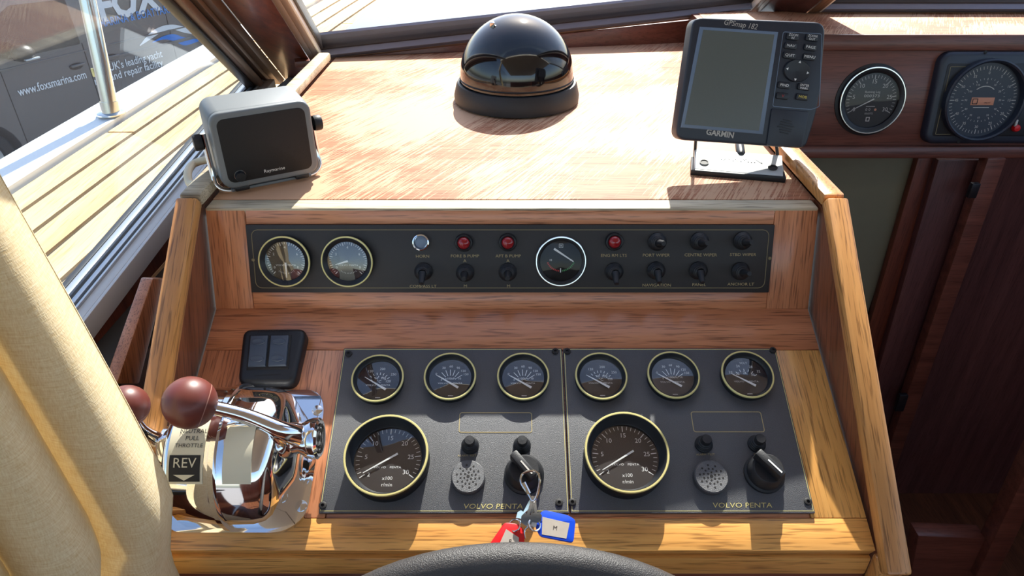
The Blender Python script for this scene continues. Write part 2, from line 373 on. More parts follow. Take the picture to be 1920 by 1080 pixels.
# ------------------------------------------------------------------ the planes of the helm
_b0 = at_d(960, 961, .730); _t0 = at_d(960, 655, .8387)
SF = Plane(frame(_b0, (1,0,0), _t0-_b0))                       # sloping instrument face
_cr = hit(960, 580, SF.o, SF.n)
RF = Plane(frame(_cr, (1,0,0), UP*5300-FW*1300))               # upright riser behind it
_rt = hit(960, 390, RF.o, RF.n)
DZ = _rt.z; DY = _rt.y                                         # dash top height and its front edge
DF = Plane(Matrix.Translation((0, DY, DZ)))
HX = .372; CAPW = .026                                         # half width between the cheeks
SV = lambda y: SF.uv(960, y).y                                 # slope v at image row
S_FRONT = SF.uv(960, 1033).y; S_BACK = SF.uv(960, 580).y
R_TOP = RF.uv(960, 390).y
FLOOR_Z = -1.65; GROUND_Z = -3.1
I4 = Matrix.Identity(4)

# ================================================================== SETTING: wheelhouse shell
LX = -.60
floor = struct(MB().box((.48, -.1, FLOOR_Z-.02), (2.26, 3.4, .04)).build('floor', M['floor']), 'dark wooden cabin sole below the helm', 'floor')
W_UP = -ray(871, 571).normalized()                             # rake of windscreen and its posts
W_L = at_y(603, 104, 1.48); W_R = at_y(1412, 14, 1.66)         # bottom corners of the port windscreen pane
W_R2 = at_y(1548, 16, 1.62); W_R3 = W_R2 + V((.95, 0, 0))      # bottom of the centre pane
RAKE = 1.15
roof_z = (W_L + W_UP*RAKE).z
ceiling = struct(MB().slab([W_L+W_UP*RAKE+V((-.2,0,0)), W_R+W_UP*RAKE, W_R3+W_UP*RAKE, V((1.62, -1.7, roof_z)), V((-.62, -1.7, roof_z))], (0,0,.05)).build('ceiling', M['headliner']), 'cream lined wheelhouse roof', 'ceiling')
wall_back = struct(MB().slab([V((-.62,-1.7,FLOOR_Z)), V((1.6,-1.7,FLOOR_Z)), V((1.6,-1.7,-.35)), V((-.62,-1.7,-.35))], (0,-.03,0)).build('wall_back', M['mahog_z']), 'mahogany bulkhead below the after windows', 'wall')
wall_right = struct(MB().slab([V((1.6,-1.7,FLOOR_Z)), V((1.6,1.75,FLOOR_Z)), V((1.6,1.75,-.35)), V((1.6,-1.7,-.35))], (.03,0,0)).build('wall_right', M['mahog_z']), 'mahogany side wall below the starboard windows', 'wall')

# ---- port side: wall below the sliding window
SA = at_x(160, 600, -.60); SB = at_x(507, 158, -.56)
sd = (SB-SA).normalized(); S0 = SA - sd*1.6; S1 = SB + sd*.03
out_ = V((-1, 0, 0)); out_ = (out_ - sd*out_.dot(sd)).normalized(); su = sd.cross(out_); su = su if su.z > 0 else -su
wl = MB().slab([V((S0.x-.004,S0.y,FLOOR_Z)), V((S1.x-.004,S1.y,FLOOR_Z)), V((S1.x-.004,S1.y,S1.z-.034)), V((S0.x-.004,S0.y,S0.z-.034))], (-.03,0,0)).build('wall_left', M['mahog_z'])
struct(wl, 'dark mahogany lining below the port sliding window', 'wall')
bt = MB()
p_ = at_x(305, 525, -.50); q_ = at_x(215, 715, -.50)
bt.slab([at_x(287, 522, -.53), at_x(312, 522, -.53), at_x(262, 720, -.53), at_x(219, 720, -.53)], (-.02, .004, 0), .003)
bt.build('batten', M['teak_z'], wl)
wn = MB().box((0,0,0), (.01,.01,.01)) if False else None
w1 = MB().bar(S0+su*-.034, S1+su*-.034, out_*.006, su*.034, .001).build('window_1', M['alu_white'])
struct(w1, 'aluminium framed port sliding window looking onto the side deck', 'window')
def rail(name, o0, w, h0, h, mat, bev=.0008):
    return MB().bar(S0+out_*o0+su*h0, S1+out_*o0+su*h0, out_*w, su*h, bev).build(name, M[mat], w1)
rail('sill_flange', .006, .016, -.012, .012, 'alu_white'); rail('track_rail', .0225, .004, -.012, .016, 'alu')
rail('track_groove', .027, .006, -.012, .004, 'frame_dark'); rail('track_rail', .033, .008, -.012, .015, 'alu'); rail('track_groove', .0415, .007, -.012, .005, 'frame_dark')
rail('track_rail', .049, .012, -.012, .017, 'alu'); rail('rubber_seal', .0615, .010, -.014, .020, 'rubber')
# front upright of the side window, raked like the windscreen
fd = W_UP; fo = fd.cross(out_).normalized(); fo = fo if fo.y > 0 else -fo
F0 = SB - sd*.012
def fbar(name, along, w, out0, dep, mat, root, base=F0):
    p = base + sd*along + out_*out0; return MB().bar(p - fd*.05, p + fd*1.10, sd*w, out_*dep, .001).build(name, M[mat], root)
fbar('upright_seal', -.010, .010, .03, .02, 'frame_dark', w1); fbar('upright_frame', 0, .022, .018, .034, 'bronze', w1)
fbar('upright_groove', .022, .012, .024, .03, 'frame_dark', w1); fbar('upright_frame', .034, .014, .014, .03, 'bronze', w1); fbar('upright_flange', .050, .03, .0, .03, 'bronze', w1)
pn = MB().slab([S0+out_*.045+su*.004, F0+out_*.045+su*.004, F0+fd*1.10+out_*.045, V((S0.x-.045, S0.y, (F0+fd*1.10).z))], out_*.004).build('pane', M['pane_side'], w1, smooth=0)
# ---- corner post between side window and windscreen
c0 = F0 + sd*.080; c1 = W_L + V((-.035, .01, 0))
post = MB().slab([c0 - fd*.12, c1 - fd*.10, c1 + fd*1.13, c0 + fd*1.13], (-.02, .05, .02), .004).build('trim_1', M['mahog_z'])
struct(post, 'raked mahogany corner post between side window and windscreen', 'post')
# ---- port windscreen pane
def screen(name, L, R, label, n_off=None):
    h = (R-L).normalized(); n = h.cross(W_UP).normalized(); n = n if n.y > 0 else -n     # outward
    root = MB().bar(L-W_UP*.030-h*.01, R-W_UP*.030+h*.01, W_UP*.010, n*.05, .001).build(name, M['bronze']); struct(root, label, 'window')
    MB().bar(L-W_UP*.020, R-W_UP*.020, W_UP*.017, n*.05+W_UP*0, .001).build('frame_channel', M['frame_blue'], root)
    MB().bar(L-W_UP*.003+n*.012, R-W_UP*.003+n*.012, W_UP*.006, n*.03, .001).build('glazing_gasket', M['frame_dark'], root)
    for s, P in ((1, L), (-1, R)):
        MB().bar(P-W_UP*.03-h*s*.028, P+W_UP*RAKE-h*s*.028, h*s*.012, n*.05, .001).build('side_frame', M['bronze'], root)
        MB().bar(P-W_UP*.03-h*s*.016, P+W_UP*RAKE-h*s*.016, h*s*.012, n*.05+h*0, .001).build('side_frame', M['bronze'], root)
        MB().bar(P-W_UP*.02-h*s*.004, P+W_UP*RAKE-h*s*.004, h*s*.004, n*.05, .0005).build('side_edge', M['alu_white'], root)
        MB().bar(P+h*s*.0005+n*.012, P+W_UP*RAKE+h*s*.0005+n*.012, h*s*.005, n*.03, .0005).build('side_gasket', M['frame_dark'], root)
    MB().slab([L+n*.022, R+n*.022, R+W_UP*RAKE+n*.022, L+W_UP*RAKE+n*.022], n*.005).build('pane', M['pane'], root, smooth=0)
    return root, h, n
s2, h2, n2 = screen('window_2', W_L, W_R, 'raked port windscreen pane behind the domed compass hood')
s3, h3, n3 = screen('window_3', W_R2, W_R3, 'raked centre windscreen pane above the starboard shelf')
cp = MB().slab([W_R+h2*.03-W_UP*.06, W_R2-h3*.03-W_UP*.06, W_R2-h3*.03+W_UP*RAKE, W_R+h2*.03+W_UP*RAKE], n3*.06, .003).build('trim_2', M['mahog_dark'])
struct(cp, 'dark mahogany post between the two windscreen panes', 'post')
# wooden sill board under the port pane, down to the dash
sb_l, sb_r = W_L - W_UP*.030 + V((-.06,-.012,0)), W_R - W_UP*.030 + V((.03,0,0))
sb = MB().slab([sb_l, sb_r, V((sb_r.x, sb_r.y, DZ-.02)), V((sb_l.x, sb_l.y, DZ-.02))], (-.01, .03, 0), .002).build('trim_3', M['mahog_x'])
struct(sb, 'mahogany sill board under the port windscreen pane', 'trim')

# ---- starboard fascia with its shelf
FZ = -.30; FY = 1.42
ftop = V((0, FY, FZ)); fup = V((0, math.cos(math.radians(80)), math.sin(math.radians(80))))
FF = Plane(frame(ftop, (1,0,0), fup))
f_bot = FF.uv(1700, 295).y; FX0 = .415; FX1 = 1.58
wf = MB().box(((FX0+FX1)/2, (f_bot)/2, -.011), (FX1-FX0, -f_bot-.05, .022), .001, FF.M).build('wall_front', M['mahog_x'])
struct(wf, 'mahogany fascia holding the speed log and echo sounder', 'wall')
MB().box(((FX0+FX1)/2, -.0145, -.006), (FX1-FX0, .030, .03), .003, FF.M).build('moulding', M['mahog_x'], wf)
MB().box(((FX0+FX1)/2, f_bot+.0125, -.004), (FX1-FX0, .025, .034), .004, FF.M).build('moulding', M['mahog_x'], wf)
shelf = MB().slab([V((FX0,FY+.004,FZ)), V((FX1,FY+.004,FZ)), V((FX1,1.66,FZ)), V((FX0,1.66,FZ))], (0,0,-.02), .002).build('trim_4', M['deck'])
struct(shelf, 'sunlit wooden shelf along the top of the starboard fascia', 'shelf')
sb2 = MB().slab([W_R2-W_UP*.03+V((-.12,0,0)), W_R3-W_UP*.03, V((W_R3.x,1.63,FZ-.01)), V((W_R2.x-.12,1.63,FZ-.01))], (0,.03,0), .002).build('trim_5', M['mahog_dark'])
struct(sb2, 'dark wooden sill under the centre windscreen pane', 'trim')
# return panel between dash and fascia
rp = MB().slab([V((.415,.93,DZ-.01)), V((.415,1.66,DZ-.01)), V((.415,1.66,FZ-.001)), V((.415,1.42,FZ-.001)), V((.415,1.40,DZ-.01))], (-.014,0,0)).build('trim_6', M['mahog_z'])
struct(rp, 'short mahogany upstand between dash top and starboard shelf', 'trim')
# ---- dark companionway below the fascia
BY = 1.46
bz = FF.M @ V((0, f_bot, 0))
wb = MB().slab([V((.42,BY,FLOOR_Z)), V((1.6,BY,FLOOR_Z)), V((1.6,BY,bz.z+.03)), V((.42,BY,bz.z+.03))], (0,.03,0)).build('wall_forward', M['mahog_dark'])
struct(wb, 'dark mahogany forward bulkhead of the companionway below the fascia', 'wall')
_k = at_y(1722, 300, 1.44)
kp = MB().slab([V((.43,1.44,bz.z+.02)), V((_k.x,1.44,bz.z+.02)), V((_k.x,1.44,FLOOR_Z+.02)), V((.43,1.44,FLOOR_Z+.02))], (0,.012,0), .002).build('panel', M['khaki'], wb)
d1 = MB().slab([at_y(1760,300,1.40), at_y(1850,300,1.40), at_y(1622,1000,1.40), at_y(1560,1000,1.40)], (0,.03,0), .003).build('door_1', M['mahog_dark'])
struct(d1, 'half open dark cabin door edge below the fascia', 'door')
MB().slab([at_y(1853,297,1.36), at_y(1888,297,1.36), at_y(1662,930,1.36), at_y(1636,930,1.36)], (0,.03,0), .003).build('door_stile', M['mahog_x'], d1)
for a, b in ((345, 372), (742, 772)):
    c = 1853-(a-297)*.343; MB().slab([at_y(c-12,a,1.345), at_y(c+4,a,1.345), at_y(c-6,b,1.345), at_y(c-22,b,1.345)], (0,.012,0), .002).build('hinge', M['black'], d1)
MB().slab([at_y(1722,297,1.42), at_y(1760,297,1.42), at_y(1560,980,1.42), at_y(1522,980,1.42)], (0,.02,0), .002).build('frame_post', M['mahog_z'], wb)
pst = MB().slab([at_y(1985,760,1.0), at_y(2025,760,1.0), at_y(1868,1085,1.0), at_y(1828,1085,1.0)], (0,.04,0), .003).build('trim_7', M['mahog_x'])
struct(pst, 'slim wooden post standing in the dark companionway', 'post')
stp = MB().slab([at_y(1722,1005,1.02), at_y(1850,1010,1.02), at_y(1850,1120,1.02), at_y(1700,1120,1.02)], (0,.04,0), .004).build('trim_8', M['mahog_x'])
struct(stp, 'dark wooden step at the foot of the companionway', 'step')

# ================================================================== OUTSIDE
ground = struct(MB().slab([V((-60,-40,GROUND_Z)), V((60,-40,GROUND_Z)), V((60,80,GROUND_Z)), V((-60,80,GROUND_Z))], (0,0,-.05)).build('ground', M['asphalt']), 'grey boatyard hardstanding under the van', 'ground')
SDZ = lambda Y: -.625 + .035*Y                                 # side deck with a little sheer
def seam(Y, k):                                                # plan curve of the k-th seam, k = 0 outermost
    return -1.075 + .02*Y + .030*Y*Y*.75 + k*.074
ys = [-.6 + .3*i for i in range(24)]
def strip(f0, f1, z0, th, ys=ys):
    m = MB(); vs = []; n = len(ys)
    for Y in ys:
        z = SDZ(Y)+z0; vs += [(f0(Y), Y, z), (f1(Y), Y, z), (f1(Y), Y, z-th), (f0(Y), Y, z-th)]
    fs = [(0,1,2,3), tuple((n-1)*4+i for i in (3,2,1,0))]
    for i in range(n-1):
        for k in range(4): fs.append((i*4+k, i*4+(k+1) % 4, i*4+4+(k+1) % 4, i*4+4+k))
    return m.add(vs, fs)
sdk = strip(lambda Y: seam(Y,0)-.01, lambda Y: seam(Y,6)+.05, -.006, .03).build('side_deck', M['caulk']); struct(sdk, 'teak laid side deck outside the port window', 'deck')
joint = [(1.62, 2.45), (2.28,), (1.05, 2.05), (2.7,), (1.5,), (2.2,)]
for k in range(6):
    cuts = [ys[0]] + list(joint[k]) + [ys[-1]]
    for a, b in zip(cuts[:-1], cuts[1:]):
        yy = [a+.004] + [y for y in ys if a+.02 < y < b-.02] + [b-.004]
        strip(lambda Y: seam(Y,k)+.0055, lambda Y: seam(Y,k+1)-.0055, 0, .02, yy).build('plank', M['sidedeck'], sdk)
gun = strip(lambda Y: seam(Y,0)-.115, lambda Y: seam(Y,0)-.004, .012, .09).build('gunwale', M['white_grp']); struct(gun, 'white glassfibre gunwale along the side deck', 'gunwale')
hull = MB()
hv = []; 
for Y in ys: hv += [(seam(Y,0)-.115, Y, SDZ(Y)+.0), (seam(Y,0)-.02, Y, SDZ(Y)-1.3), (seam(Y,0)+.5, Y, SDZ(Y)-2.1)]
hull.add(hv, [(i*3+k, i*3+k+1, i*3+k+4, i*3+k+3) for i in range(len(ys)-1) for k in (0,1)]).build('hull', M['white_grp'])
struct(bpy.data.objects['hull'], 'white topsides of the boat below the gunwale', 'hull')
# coachroof ahead of the windscreen
fz = -.46
fr = MB().slab([V((-.56,1.56,fz)), V((1.62,1.76,fz)), V((1.62,6.0,fz+.15)), V((.1,5.6,fz+.13)), V((-.38,3.4,fz+.06))], (0,0,-.2), .01).build('foredeck', M['foredeck'])
struct(fr, 'pale painted coachroof ahead of the windscreen', 'deck')
# stanchion on the gunwale
sb0 = at_z(209, 213, SDZ(1.8)+.012)
st = thing('stanchion', 'polished steel stanchion standing on the white gunwale', 'stanchion', Matrix.Translation(sb0))
stop = at_d(158, -30, 1.62)
sdir = (stop-sb0).normalized()
MB().lathe([(0,0), (.033,0), (.033,.003), (.026,.006), (0,.006)], 32, Matrix.Translation(sb0)).build('base_plate', M['steel'], st)
MB().tube([sb0+sdir*.0, sb0+sdir*.03], .0215, 24).build('socket', M['steel'], st)
MB().tube([sb0+sdir*.02, sb0+sdir*.75], .0185, 24).build('post', M['steel'], st)
MB().box((0,0,0), (.006,.006,.02), .001, Matrix.Translation(sb0+sdir*.10+V((-.021,-.004,0)))).build('cotter_pin', M['gold'], st)

# the van parked beside the boat
ve = V((.435, .900, 0)).normalized(); vp0 = at_z(143, 124, -2.05)
VF = Plane(frame(vp0 - V((0,0,1.05)) , ve, (0,0,1)))          # x along the van to its tail, y up from the ground, z out of its side
van = thing('van', 'grey metallic van with white and blue lettering parked beside the boat', 'van', VF.M)
W_ = 1.9; wc = (-1.28, .34)
side = [(-2.3,.30), (wc[0]-.42,.30)] + [(wc[0]+.40*math.cos(math.radians(a)), wc[1]+.40*math.sin(math.radians(a))) for a in range(180,-1,-15)] + [(wc[0]+.42,.30), (1.35,.30)] + [(1.78+.40*math.cos(math.radians(a)), wc[1]+.40*math.sin(math.radians(a))) for a in range(180,-1,-15)] + [(2.25,.30), (2.75,.42), (2.75,1.25), (2.6,1.9), (2.3,1.98), (-.45,1.95), (-.85,1.85), (-1.62,1.22), (-2.35,1.02), (-2.45,.6)]
MB().prism(side, -W_, 0, .02, VF.M).build('body', M['van'], van)
MB().prism(rpoly([VF.uv(-25,110), VF.uv(60,101), VF.uv(152,82), VF.uv(122,0), VF.uv(105,-12), VF.uv(0,16)] if False else [(-.92,1.28), (.13,1.27), (.11,1.75), (-.5,1.78), (-.62,1.72)], .03), -.002, .006, 0, VF.M).build('side_window', M['van_glass'], van)
MB().prism(rpoly([(.32,1.02),(2.4,1.02),(2.4,1.06),(.32,1.06)], .01), 0, .012, .004, VF.M).build('door_rail', M['van'], van)
MB().box((.15,.80,.001), (.008,.95,.004), 0, VF.M).build('door_gap', M['ink'], van); MB().box((-.82,.78,.001), (.008,.85,.004), 0, VF.M).build('door_gap', M['ink'], van)
MB().box((1.36,1.05,.001), (.008,1.45,.004), 0, VF.M).build('door_gap', M['ink'], van)
MB().box((.3,1.19,.004), (4.6,.018,.012), .003, VF.M).build('waist_line', M['van'], van)
for hx in (0, .45):
    d = MB().disc(.085, .003, 24, VF.M, (hx,1.05), 1, .45).build('handle_recess', M['frame_dark'], van)
    MB().box((hx+.01,1.06,.018), (.17,.026,.03), .008, VF.M).build('door_handle', M['van'], van)
mi = MB().sphere((-.62,1.34,.16), .12, 16, (.95,.72,.9), VF.M).build('wing_mirror', M['frame_dark'], van); MB().box((-.60,1.29,.25), (.16,.02,.04), .008, VF.M).build('mirror_trim', M['alu'], mi); MB().box((-.62,1.28,.06), (.06,.06,.12), .01, VF.M).build('mirror_arm', M['frame_dark'], mi)
for wx in (wc[0], 1.78):
    Mw = VF.M @ Matrix.Translation((wx, .33, -.22))
    w_ = MB().lathe([(.20,.0), (.31,.0), (.33,.03), (.33,.18), (.31,.20), (.22,.20), (.20,.17)], 40, Mw).build('wheel', M['tyre'], van)
    MB().lathe([(0,.13), (.06,.14), (.08,.12), (.18,.15), (.215,.18)], 30, Mw).build('hub_cap', M['alu'], w_)
def vtext(body, px0, px1, size, mat, z=.0075, bold=.012):
    a, b = VF.uv(*px0), VF.uv(*px1); vs, _ = text_geo(body, 1); w = max(v.x for v in vs)-min(v.x for v in vs)
    L = (b-a).length; MB().text(body, size, (a.x+b.x)/2, (a.y+b.y)/2, z, 0, VF.M, L/(w*size), 0, bold).build('lettering', M[mat], van, smooth=0)
vtext("FOX'S", (186, 21), (322, -15), .44, 'van_text', bold=.04); vtext('MARINA & BOATYARD', (187, 47), (322, 14), .13, 'blue_text')
vtext('www.foxsmarina.com', (33, 172), (161, 141), .125, 'van_text'); vtext("The UK's leading yacht", (176, 134), (303, 101), .125, 'van_text'); vtext('refit and repair facility', (176, 152), (304, 119), .125, 'van_text')
def crv(p, m=6):
    out = []; L = len(p)
    for i in range(L-1):
        q = [V(p[max(0, min(L-1, i+k-1))]) for k in range(4)]
        for t in range(m):
            u = t/m; out.append(tuple(.5*((2*q[1])+(q[2]-q[0])*u+(2*q[0]-5*q[1]+4*q[2]-q[3])*u*u+(3*q[1]-q[0]-3*q[2]+q[3])*u**3)))
    return out+[p[-1]]
def swoosh(pix_top, pix_bot, mat, z):
    m = MB(); a = [VF.uv(*p) for p in crv(pix_top)]; b = [VF.uv(*p) for p in crv(pix_bot)]; n = len(a)
    vs = [(p.x, p.y, z) for p in a]+[(p.x, p.y, z) for p in b]
    m.add(vs, [(i, i+1, n+i+1, n+i) for i in range(n-1)], VF.M).build('swoosh', M[mat], van, smooth=0)
swoosh([(261,85), (280,62), (300,50), (322,46), (345,50), (365,53), (391,48)], [(262,86), (284,72), (303,60), (322,55), (344,61), (368,64), (388,56)], 'van_text', .008)
swoosh([(284,79), (305,68), (325,64), (345,70), (374,74)], [(286,80), (306,74), (325,77), (346,85), (372,77)], 'blue_logo', .0085)

# ================================================================== HELM CONSOLE
con = thing('helm_console', 'teak helm console with sloping instrument face and side cheeks', 'console', Matrix.Translation((0, .65, FLOOR_Z)))
def sbox(u0, v0, u1, v1, mat, name, P=SF, th=.016, z=0, bev=.0006):
    return MB().box(((u0+u1)/2, (v0+v1)/2, z-th/2), (u1-u0-.0006, v1-v0-.0006, th), bev, P.M).build(name, M[mat], con)
pT = SV(656); pB = SV(964); pX0, pX1 = SF.uv(640, 657).x, SF.uv(1462, 655).x
sbox(-HX, pT, HX, S_BACK+.012, 'teak_x', 'face_board')
sbox(-HX, pB-.004, -.196, pT, 'teak_y', 'face_board'); sbox(.314, pB-.004, HX, pT, 'lit_teak_y', 'face_board')
sbox(-HX, S_FRONT, HX, pB-.004, 'lit_teak_x', 'face_board'); sbox(-.196, pB-.004, .314, pT, 'teak_x', 'face_board', z=-.002)
rb = RF.uv(960, 547).y; rtp = RF.uv(960, 421).y; rl, rr = -.324, .319
sbox(-HX, .0004, rl, R_TOP, 'teak_z', 'riser_stile', RF); sbox(rr, .0004, HX, R_TOP, 'teak_z', 'riser_stile', RF)
sbox(rl, rtp, rr, R_TOP, 'teak_x', 'riser_rail', RF); sbox(rl, 0, rr, rb, 'teak_x', 'riser_rail', RF); sbox(rl, rb, rr, rtp, 'teak_x', 'riser_rail', RF, z=-.003)
MB().box((0, DY+.012, DZ-.009), (2*HX, .026, .018), .002).build('dash_edge', M['grey_edge'], con)
MB().slab([V((-HX,DY+.0255,DZ)), V((HX+.04,DY+.0255,DZ)), V((HX+.04,1.64,DZ)), V((-HX,1.50,DZ))], (0,0,-.018), .0008).build('dash_top', M['deck'], con)
# cheeks: side panels with thick cap rails
fr3 = SF.M @ V((0, S_FRONT, 0)); bk3 = V((0, DY, DZ))
for s in (-1, 1):
    xi = s*HX; far = 1.46 if s < 0 else 1.40
    prof = [(fr3.y-.012, FLOOR_Z+.001), (far, FLOOR_Z+.001), (far, DZ+.0), (DY, DZ+.0), (fr3.y-.012, fr3.z-.012)]
    MB().slab([V((xi+s*.004, y, z)) for y, z in prof], (s*(CAPW-.008), 0, 0)).build('cheek_panel', M['cheek'], con)
    a = V((xi, fr3.y-.016, fr3.z-.016)); b = V((xi, DY-.004, DZ+.004)); c = V((xi, far, DZ+.004))
    dn = (b-a).normalized(); nn = V((0, -dn.z, dn.y))
    MB().bar(a, b+dn*.004, V((s*CAPW,0,0)), nn*.018, .004).build('cap_rail', M['cap'], con)
    MB().bar(b+V((0,.0,0)), c, V((s*CAPW,0,0)), V((0,0,.016)), .004).build('cap_rail', M['cap'] if s > 0 else M['grey_edge'], con)
    MB().bar(a+V((0,0,.010)), V((xi, fr3.y-.016, FLOOR_Z+.001)), V((s*CAPW,0,0)), V((0,.02,0)), .004).build('corner_post', M['cap'], con)
MB().box((0, fr3.y+.0065, fr3.z-.026), (2*HX-.001, .012, .026), .002).build('front_lip', M['lit_teak_x'], con)
MB().box((0, fr3.y+.010, (fr3.z-.040+FLOOR_Z)/2), (2*HX-.001, .014, fr3.z-.040-FLOOR_Z), .001).build('front_panel', M['mahog_x'], con)

# ------------------------------------------------------------------ instruments
def lab(m, body, size, x, y, z, **k): m.text(body, size, x, y, z, **k)
def gauge(root, P, c, R, H, gz, rg, dz, dial='dial', ring='gold', name='gauge', ringw=.0014, flange=0, lens='lens'):
    """tube with a bright rim at height H, glass of radius rg at gz and dial at dz; returns local matrix of the dial"""
    Mg = P.M @ Matrix.Translation((c.x, c.y, 0))
    prof = [(R+flange, 0), (R+flange, .002), (R, .0035), (R, H-.001), (R-.0006, H), (R-ringw-.001, H), (rg+.0015, gz+.001), (rg, gz-.0005), (rg, dz-.0005), (0, dz-.0005)]
    g = MB().lathe(prof, 56, Mg).build(name, M['black'], root)
    MB().lathe([(R+.0004, H-.0018), (R+.0004, H), (R-.0002, H+.0006), (R-ringw, H+.0006), (R-ringw-.0005, H-.0004)], 64, Mg).build('rim', M[ring], g)
    MB().disc(rg-.0002, dz, 48, Mg).build('dial', M[dial], g, smooth=0)
    k = MB().lathe([(0, gz+.0012), (rg*.5, gz+.0009), (rg, gz)], 48, Mg).build('glass', M[lens], g)
    return g, Mg
def arc_ticks(m, r0, r1, a0, a1, n, w, z, big=None, c=(0,0)):
    for i in range(n):
        a = math.radians(a0+(a1-a0)*i/(n-1)); q = r0 if not big or i % big else r0-(r1-r0)*.5
        ww = w*(1.6 if big and i % big == 0 else 1)
        m.quad2(c[0]+q*math.cos(a), c[1]+q*math.sin(a), c[0]+r1*math.cos(a), c[1]+r1*math.sin(a), ww, z)
def needle(g, Mg, p0, p1, w0, w1, z, mat='print'):
    p0, p1 = V(p0), V(p1); d = (p1-p0).normalized(); n = V((-d.y, d.x))
    MB().prism([p0+n*w0/2, p0-n*w0/2, p1-n*w1/2, p1+n*w1/2], z, z+.0006, 0, Mg).build('needle', M[mat], g)

def small_gauge(root, P, px, kind):
    H = .013; c = P.uv(px[0], px[1], H); R = .0300; rg = .0245; dz = .004
    g, Mg = gauge(root, P, c, R, H, .0075, rg, dz)
    m = MB(); z = dz+.0003
    if kind == 'temp':
        arc_ticks(m, .0120, .0150, 152, 35, 8, .0007, z, c=(0,-.004)); arc_ticks(m, .0085, .0105, 150, 38, 5, .0006, z, c=(0,-.004))
        for t, x, y in (('120', -.011, .0125), ('200', .003, .0155), ('250', .0165, .0085)): lab(m, t, .0044, x, y, z)
        for t, x, y in (('60', -.003, .0035), ('100', .005, .0035), ('120', .011, -.0005)): lab(m, t, .0042, x, y, z)
        lab(m, '°C', .005, .0005, -.001, z)
    elif kind == 'oil':
        arc_ticks(m, .0085, .0165, 150, 35, 7, .0007, z, c=(0,-.004))
        for t, x, y in (('0', -.017, .0065), ('30', -.0085, .0145), ('60', 0, .0165), ('90', .0085, .0145), ('120', .0145, .0105), ('150', .0178, .0062)): lab(m, t, .0042, x, y, z)
        lab(m, 'x100kPa', .0038, 0, .0005, z); lab(m, '0', .0036, -.0105, -.001, z); lab(m, '10', .0036, .0105, .0005, z)
    else:
        arc_ticks(m, .0125, .0160, 150, 32, 7, .0008, z, c=(0,-.005))
        for t, x, y in (('20', -.0165, .0065), ('24', -.0065, .0145), ('28', .0085, .0135), ('32', .0165, .0075), ('22', -.0085, .0045), ('26', .0, .0055), ('30', .009, .003)): lab(m, t, .0044, x, y, z)
        lab(m, 'VOLT', .0036, .0005, .0185, z)
    lab(m, 'VOLVO', .0030, -.0085, -.0055, z, sx=1.2); lab(m, 'PENTA', .0030, .0085, -.0055, z, sx=1.2); m.quad2(-.002, -.0212, .004, -.0212, .0008, z)
    m.build('dial_print', M['print'], g, Mg, smooth=0)
    needle(g, Mg, (.0095, -.0115), (-.0165, .0045), .0028, .0006, dz+.0012)
    return g
def tach(root, P, px):
    H = .026; c = P.uv(px[0], px[1], H); R = .0448; rg = .0365; dz = .0085
    g, Mg = gauge(root, P, c, R, H, .0115, rg, dz, name='tachometer', ringw=.0018)
    m = MB(); z = dz+.0003; ang = lambda n: 90-(n-15)*8.3
    arc_ticks(m, .0310, .0352, ang(0), ang(30), 31, .0006, z, 5)
    for n in (5, 10, 15, 20, 25, 30):
        a = math.radians(ang(n)); lab(m, str(n), .0072, .0245*math.cos(a), .0245*math.sin(a), z)
    lab(m, '2', .0062, -.0195, -.0165, z); lab(m, 'VOLVO', .0034, -.0085, -.0085, z, sx=1.2); lab(m, 'PENTA', .0034, .0085, -.0085, z, sx=1.2)
    lab(m, 'x100', .0056, .001, -.0205, z); lab(m, 'r/min', .0056, .001, -.0275, z)
    m.build('dial_print', M['print'], g, Mg, smooth=0)
    needle(g, Mg, (.010, .0065), (-.0255, -.0150), .0022, .0008, dz+.0015)
def screw(root, P, px, r=.0040, mat='ink'):
    c = P.uv(*px); Mg = P.M @ Matrix.Translation((c.x, c.y, .0042))
    s = MB().lathe([(r, 0), (r, .0012), (r*.8, .0016), (r*.45, .0016), (r*.42, .0002), (0, .0002)], 20, Mg).build('screw', M[mat], root)
